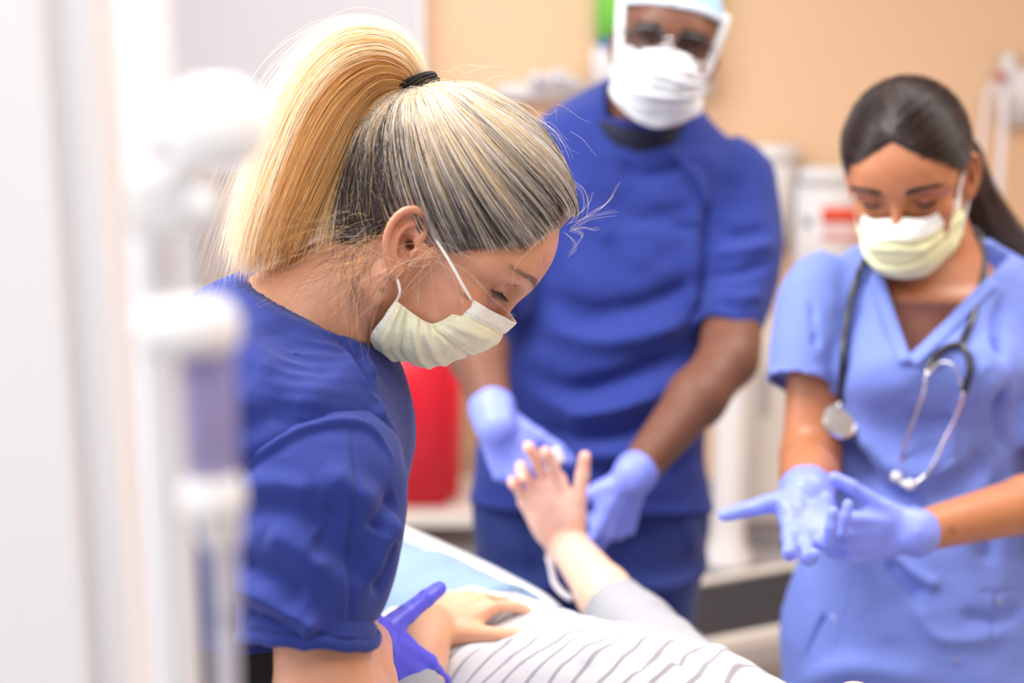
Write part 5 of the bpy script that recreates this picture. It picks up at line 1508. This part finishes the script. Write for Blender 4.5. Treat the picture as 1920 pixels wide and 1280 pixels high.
# neck opening: a V
V0 = [P(1746, 400, 1.93), P(1742, 470, 1.90)]
T3.cut(loft([(P(1740, 380, 1.94), dirv(1, 0, 0), .074, .07), (P(1744, 455, 1.93), dirv(1, 0, 0), .073, .068), (P(1745, 500, 1.90), dirv(1, 0, 0), .068, .07)], 2), .003)
Vt = [P(1652, 500, 1.9), P(1848, 500, 1.9), P(1703, 668, 1.85)]
nl = (ray_dir(1660, 515).cross(ray_dir(1703, 670))).normalized(); nr = (ray_dir(1703, 670).cross(ray_dir(1852, 522))).normalized()
cen = P(1735, 540, 1.85)
if (cen - CO).dot(nl) > 0: nl = -nl
if (cen - CO).dot(nr) > 0: nr = -nr
yb = Vector(P(1740, 500, 1.925)).y
tipV = P(1703, 670, 1.84)
dnl = nv(nl); dnr = nv(nr); q0 = nv(tipV)
# the V is a wedge cut through the front of the cloth
T3.cut((lambda p: np.maximum(np.maximum((p - q0) @ dnl, (p - q0) @ dnr), (p[:, 1] - yb)), nv(P(1740, 560, 1.8)) - .22, nv(P(1740, 560, 1.8)) + .22), .002)
g3 = Surf(T3, .0032)
g3.strokes([
    ([(1640, 520), (1662, 600), (1700, 690)], .004, -.0022), ([(1868, 520), (1790, 610), (1704, 690)], .004, -.0022),
    ([(1520, 560), (1530, 640), (1528, 730)], .005, -.004), ([(1880, 560), (1872, 640), (1878, 760), (1884, 840)], .008, -.012),
    ([(1860, 690), (1820, 760), (1800, 860), (1790, 960)], .003, -.002), ([(1850, 680), (1805, 750), (1782, 860)], .006, .003),
    ([(1560, 800), (1610, 870), (1660, 930), (1740, 950)], .018, -.010), ([(1600, 790), (1660, 860), (1740, 890), (1820, 840)], .020, .008),
    ([(1700, 780), (1740, 800), (1790, 790)], .010, -.005), ([(1660, 1050), (1700, 1090), (1730, 1120)], .008, -.007), ([(1675, 1040), (1720, 1080), (1760, 1100)], .008, .005),
    ([(1720, 1120), (1740, 1180), (1790, 1200), (1890, 1190)], .010, .004), ([(1800, 1150), (1860, 1160), (1920, 1140)], .01, -.005),
    ([(1600, 1060), (1590, 1140), (1560, 1250)], .002, -.0015), ([(1830, 1110), (1870, 1110), (1915, 1105)], .002, -.0015), ([(1868, 1110), (1866, 1160), (1858, 1230)], .002, -.0018),
    ([(1548, 1150), (1532, 1185), (1515, 1230)], .003, -.006), ([(1500, 1280), (1600, 1250), (1740, 1270)], .014, .005),
    ([(1860, 860), (1800, 900), (1740, 930)], .016, -.006), ([(1880, 880), (1860, 1000), (1850, 1060)], .014, -.006),
], 1.8)
g3.noise(8, .005, 22, (1, 1, 1.3)); g3.noise(26, .0011, 6)
top3 = g3.link('scrub_top', M_lb, W3)
# the V band
for pix in ([(1648, 512), (1662, 560), (1680, 615), (1702, 676)], [(1856, 524), (1810, 570), (1760, 622), (1702, 676)]):
    ps = []
    for x, y in pix:
        s_ = -5 if pix[0][0] < 1700 else 5
        h = g3.hit(x + s_, y + 2)
        if h is not None: ps.append(h + np.array(dirv(0, 0, .0015)))
    if len(ps) > 2: tube('neck_band', ps, .0085, M_lb, top3, seg=12, n=24, flat=.14, up=dirv(1, .3, 0))
def stitched(pix, name, r=.003):
    h = g3.hit(*pix)
    if h is not None:
        lathe(name, Vector(h) - Vector(dirv(0, 0, .001)), dirv(0, 0, 1), [(r, 0), (r, .002), (r * .6, .003)], M_steel, top3, 16)
for px in ((1563, 1158), (1873, 1128), (1790, 1238)): stitched(px, 'rivet')
# lower flap of the pocket tool loop
h = g3.hit(1862, 1160)
TR3 = Sdf(); TR3.u(loft([(P(1740, 1180, 1.95), dirv(1, 0, 0), .185, .125), (P(1740, 1330, 1.95), dirv(1, 0, 0), .188, .128)], 2))
for s in (-1, 1):
    top = P(1740 + s * 120, 1330, 1.95)
    TR3.u(loft([(top, (1, 0, 0), .095, .12), (Vector((top.x, top.y, .42)), (1, 0, 0), .065, .075), (Vector((top.x, top.y + .02, .08)), (1, 0, 0), .06, .07)], 4), .03)
    sh_ = Sdf(); c = Vector((top.x, top.y - .02, .045)); sh_.u(ell(c + Vector((0, -.04, 0)), (.04, .095, .04))); sh_.u(ell(c + Vector((0, .05, .008)), (.035, .065, .045)), .02)
    Surf(sh_, .005).link('shoe', M_wplast, W3)
Surf(TR3, .006).link('trousers', M_lb, W3)
# gloves
H3 = hand_frame(W3R, dirv(-.10, -.52, .84), dirv(.0, -.85, -.52), .95)
GL = Sdf(); GL.u(rcone(W3R - (W3R - E3R).normalized() * .02, W3R, .0335, .031), .01)
hand_ops(GL, H3, {'index': (16, 22, 16, 2), 'middle': (18, 24, 16), 'ring': (40, 45, 25), 'little': (50, 50, 25)}, 4, thumb=(56, 8, -6, 0), grow=.07, side=-1)
glove('glove', GL, M_glove, W3)
H3 = hand_frame(W3L, dirv(-.98, -.06, .10), dirv(.1, -.28, .95), .92)
GL = Sdf(); GL.u(rcone(W3L - (W3L - E3L).normalized() * .004, W3L, .0275, .0275), .01)
hand_ops(GL, H3, {'index': (30, 34, 20, 0), 'middle': (36, 40, 22), 'ring': (42, 44, 24), 'little': (46, 44, 24)}, 2, thumb=(34, 6, 0, 8), grow=.07, side=1)
gg = glove('glove', GL, M_glove, W3)
V, F = tube_mesh([W3L - (W3L - E3L).normalized() * .004 + (H3.vec(math.cos(a), 0, math.sin(a))) * .0285 for a in np.linspace(0, 2 * math.pi, 33)], .0018, 8)
link('rolled_cuff', mesh_np('rolled_cuff', V, F), M_glove, gg)

# ---- stethoscope round her neck
st = empty('stethoscope', P(1740, 640, 1.8), 'black tubed stethoscope with steel chest piece around the neck of the woman in light blue', 'stethoscope')
def onto(pts, off=.006):
    out = []
    for q in pts:
        if len(q) == 3: out.append(np.array(P(*q))); continue
        h = g3.hit(*q)
        h2 = B3.hit(*q)
        c_ = [x for x in (h, h2) if x is not None]
        if not c_: continue
        b_ = min(c_, key=lambda v: (Vector(v) - CO).length)
        out.append(b_ - np.array(ray_dir(*q)) * off)
    return out
M_tube = mat('black_rubber_tube', (20, 20, 26), .35, coat=.3)
lft = onto([(1632, 478), (1604, 530), (1588, 600), (1580, 680), (1577, 755)])
rgt = onto([(1843, 470), (1842, 530), (1822, 600), (1802, 645)])
back = [np.array(P(1700, 440, 2.03)), np.array(P(1745, 425, 2.045)), np.array(P(1800, 420, 2.02))]
tube('rubber_tube', lft[::-1] + back + [np.array(P(1832, 430, 1.96))] + rgt, .0048, M_tube, st, n=90, seg=12)
yj = onto([(1802, 645)])[0]
tube('rubber_tube', [yj] + onto([(1778, 650), (1752, 670), (1738, 697)], .008), .0046, M_tube, st, n=24, seg=12)
tube('rubber_tube', [yj] + onto([(1816, 668), (1818, 700), (1806, 737)], .008), .0046, M_tube, st, n=24, seg=12)
tube('ear_tube', onto([(1738, 694), (1730, 740), (1708, 800), (1692, 850), (1682, 890)], .010), .0021, M_chrome, st, n=30)
tube('ear_tube', onto([(1806, 735), (1796, 770), (1768, 830), (1744, 880), (1716, 907)], .012), .0021, M_chrome, st, n=30)
tube('spring', onto([(1736, 705), (1760, 680), (1786, 684), (1798, 706), (1802, 726)], .012), .0014, M_chrome, st, n=24)
for x, y in ((1681, 893), (1706, 908)):
    c_ = onto([(x, y)], .012)[0]
    bm = bmesh.new(); bmesh.ops.create_uvsphere(bm, u_segments=16, v_segments=12, radius=.0075); bmesh.ops.translate(bm, vec=Vector(c_), verts=bm.verts[:])
    bm_obj('ear_tip', bm, M_wplast, st, True)
tube('ear_tip_stem', [onto([(1681, 893)], .012)[0], onto([(1693, 906)], .012)[0], onto([(1706, 908)], .012)[0]], .0035, M_wplast, st, n=10)
cb = Vector(onto([(1573, 791)], .004)[0])
lathe('chest_piece', cb, dirv(.05, .25, .97), [(.017, 0), (.0235, .002), (.0245, .006), (.0235, .009), (.020, .0105), (.0195, .0095), (.003, .0098)], M_chrome, st, 40)
tube('chest_stem', [cb + Vector(dirv(0, .012, .004)), cb + Vector(dirv(0, .030, .003))], .0035, M_chrome, st)
# ================================================================ out-of-focus things close to the camera at the left
M_pan = mat('pale_cabinet_panel', (240, 240, 244), .45)
# tall equipment cabinet whose white side fills the left edge
xa, xb = P(-420, 640, .68), P(214, 640, .68)
c = (xa + xb) / 2
t = empty('equipment_cabinet', (c.x, c.y + .05, 0), 'tall pale grey equipment cabinet out of focus at the far left edge', 'cabinet')
w_ = (xb - xa).length
box('cabinet_body', (c.x, c.y + .06, 1.0), (w_, .12, 1.9), M_pan, t, .012)
box('door', (c.x, c.y - .006, 1.0), (w_ - .04, .012, 1.8), M_pan, t, .004)
box('plinth', (c.x, c.y + .06, .025), (w_ * .95, .11, .05), M_gplast, t, .003)
# drip stand
d = .50
pb = P(300, 640, d + .06)
t = empty('drip_stand', (pb.x, pb.y, 0), 'white drip stand out of focus in front of the nearest woman', 'drip stand')
tube('pole', [(pb.x, pb.y, .08), (pb.x, pb.y, 2.2)], .0095, mat('white_enamel', (226, 226, 230), .3), t, seg=20)
lathe('weighted_base', (pb.x, pb.y, 0), (0, 0, 1), [(.075, 0), (.078, .01), (.07, .03), (.03, .06), (.012, .09)], M_steel, t, 40)
lathe('hook_hub', (pb.x, pb.y, 2.18), (0, 0, 1), [(.012, 0), (.02, .005), (.02, .03), (.01, .04)], M_chrome, t)
for sx in (-1, 1):
    tube('hook', [(pb.x, pb.y, 2.2), (pb.x + sx * .06, pb.y, 2.21), (pb.x + sx * .1, pb.y, 2.19), (pb.x + sx * .115, pb.y, 2.215)], .003, M_chrome, t, n=16)
q = P(318, 375, d + .02)
bm = bmesh.new(); bx(bm, q, (.026, .03, .026), None, .006); bm_obj('clamp', bm, M_wplast, t, True)
lathe('clamp_knob', P(360, 385, d), (1, 0, 0), [(.006, 0), (.008, .002), (.008, .008), (.005, .010)], M_wplast, t, 20)
# white lamp head on the stand, upper left
q = P(405, 225, d)
t2 = empty('exam_lamp', q, 'round white examination lamp head out of focus above the drip chamber', 'lamp')
lathe('lamp_head', q + Vector((0, 0, -.016)), (0, 0, 1), [(.010, 0), (.016, .003), (.019, .012), (.016, .024), (.008, .03)], mat('lamp_white', (250, 250, 252), .35), t2, 32)
tube('lamp_arm', [q + Vector((-.005, 0, .004)), P(340, 235, d + .03), Vector((pb.x, pb.y, P(300, 260, d + .06).z))], .006, M_wplast, t2, n=16)
# suction canister with cap, clear chamber, collar and tube
ax = Vector((0, 0, 1))
top_ = P(352, 612, d)
t3 = empty('drip_chamber', top_, 'clear canister with white cap and hanging tube out of focus at left', 'canister')
def zz(py): return P(352, py, d).z
x_, y_ = top_.x, top_.y
lathe('cap', (x_, y_, zz(655)), ax, [(.016, 0), (.0185, .003), (.0185, .011), (.015, .016), (.006, .018)], M_wplast, t3)
M_can = mat('violet_clear_plastic', (176, 166, 206), .2, alpha=.62)
lathe('chamber', (x_ + .006, y_, zz(905)), ax, [(.0085, 0), (.0095, .002), (.0098, .03), (.0098, zz(658) - zz(905))], M_can, t3)
lathe('collar', (x_ + .006, y_, zz(985)), ax, [(.008, 0), (.0115, .002), (.0115, .010), (.009, .014)], M_wplast, t3)
lathe('nozzle', (x_ + .008, y_, zz(1060)), ax, [(.005, 0), (.0075, .004), (.008, .014)], M_wplast, t3)
tube('tube', [(x_ + .008, y_, zz(1058)), (x_ + .0085, y_ + .002, zz(1200)), (x_ + .007, y_ + .004, zz(1400)), (x_ - .01, y_ + .01, .5)], .0046, mat('milky_tube', (214, 212, 226), .3, alpha=.8), t3, n=40)
tube('holder_arm', [(x_ - .004, y_, zz(640)), (pb.x, pb.y, zz(640))], .005, M_wplast, t3)
# taupe door panel far behind, in the white wall
a = P_y(362, 322, WY - .11); b = P_y(470, 322, WY - .11)
o = box('door_1', ((a.x + b.x) / 2, WY - .11, a.z / 2), (b.x - a.x, .03, a.z), mat('taupe_door', (186, 174, 170), .5), bevel=.003); o['kind'] = 'structure'
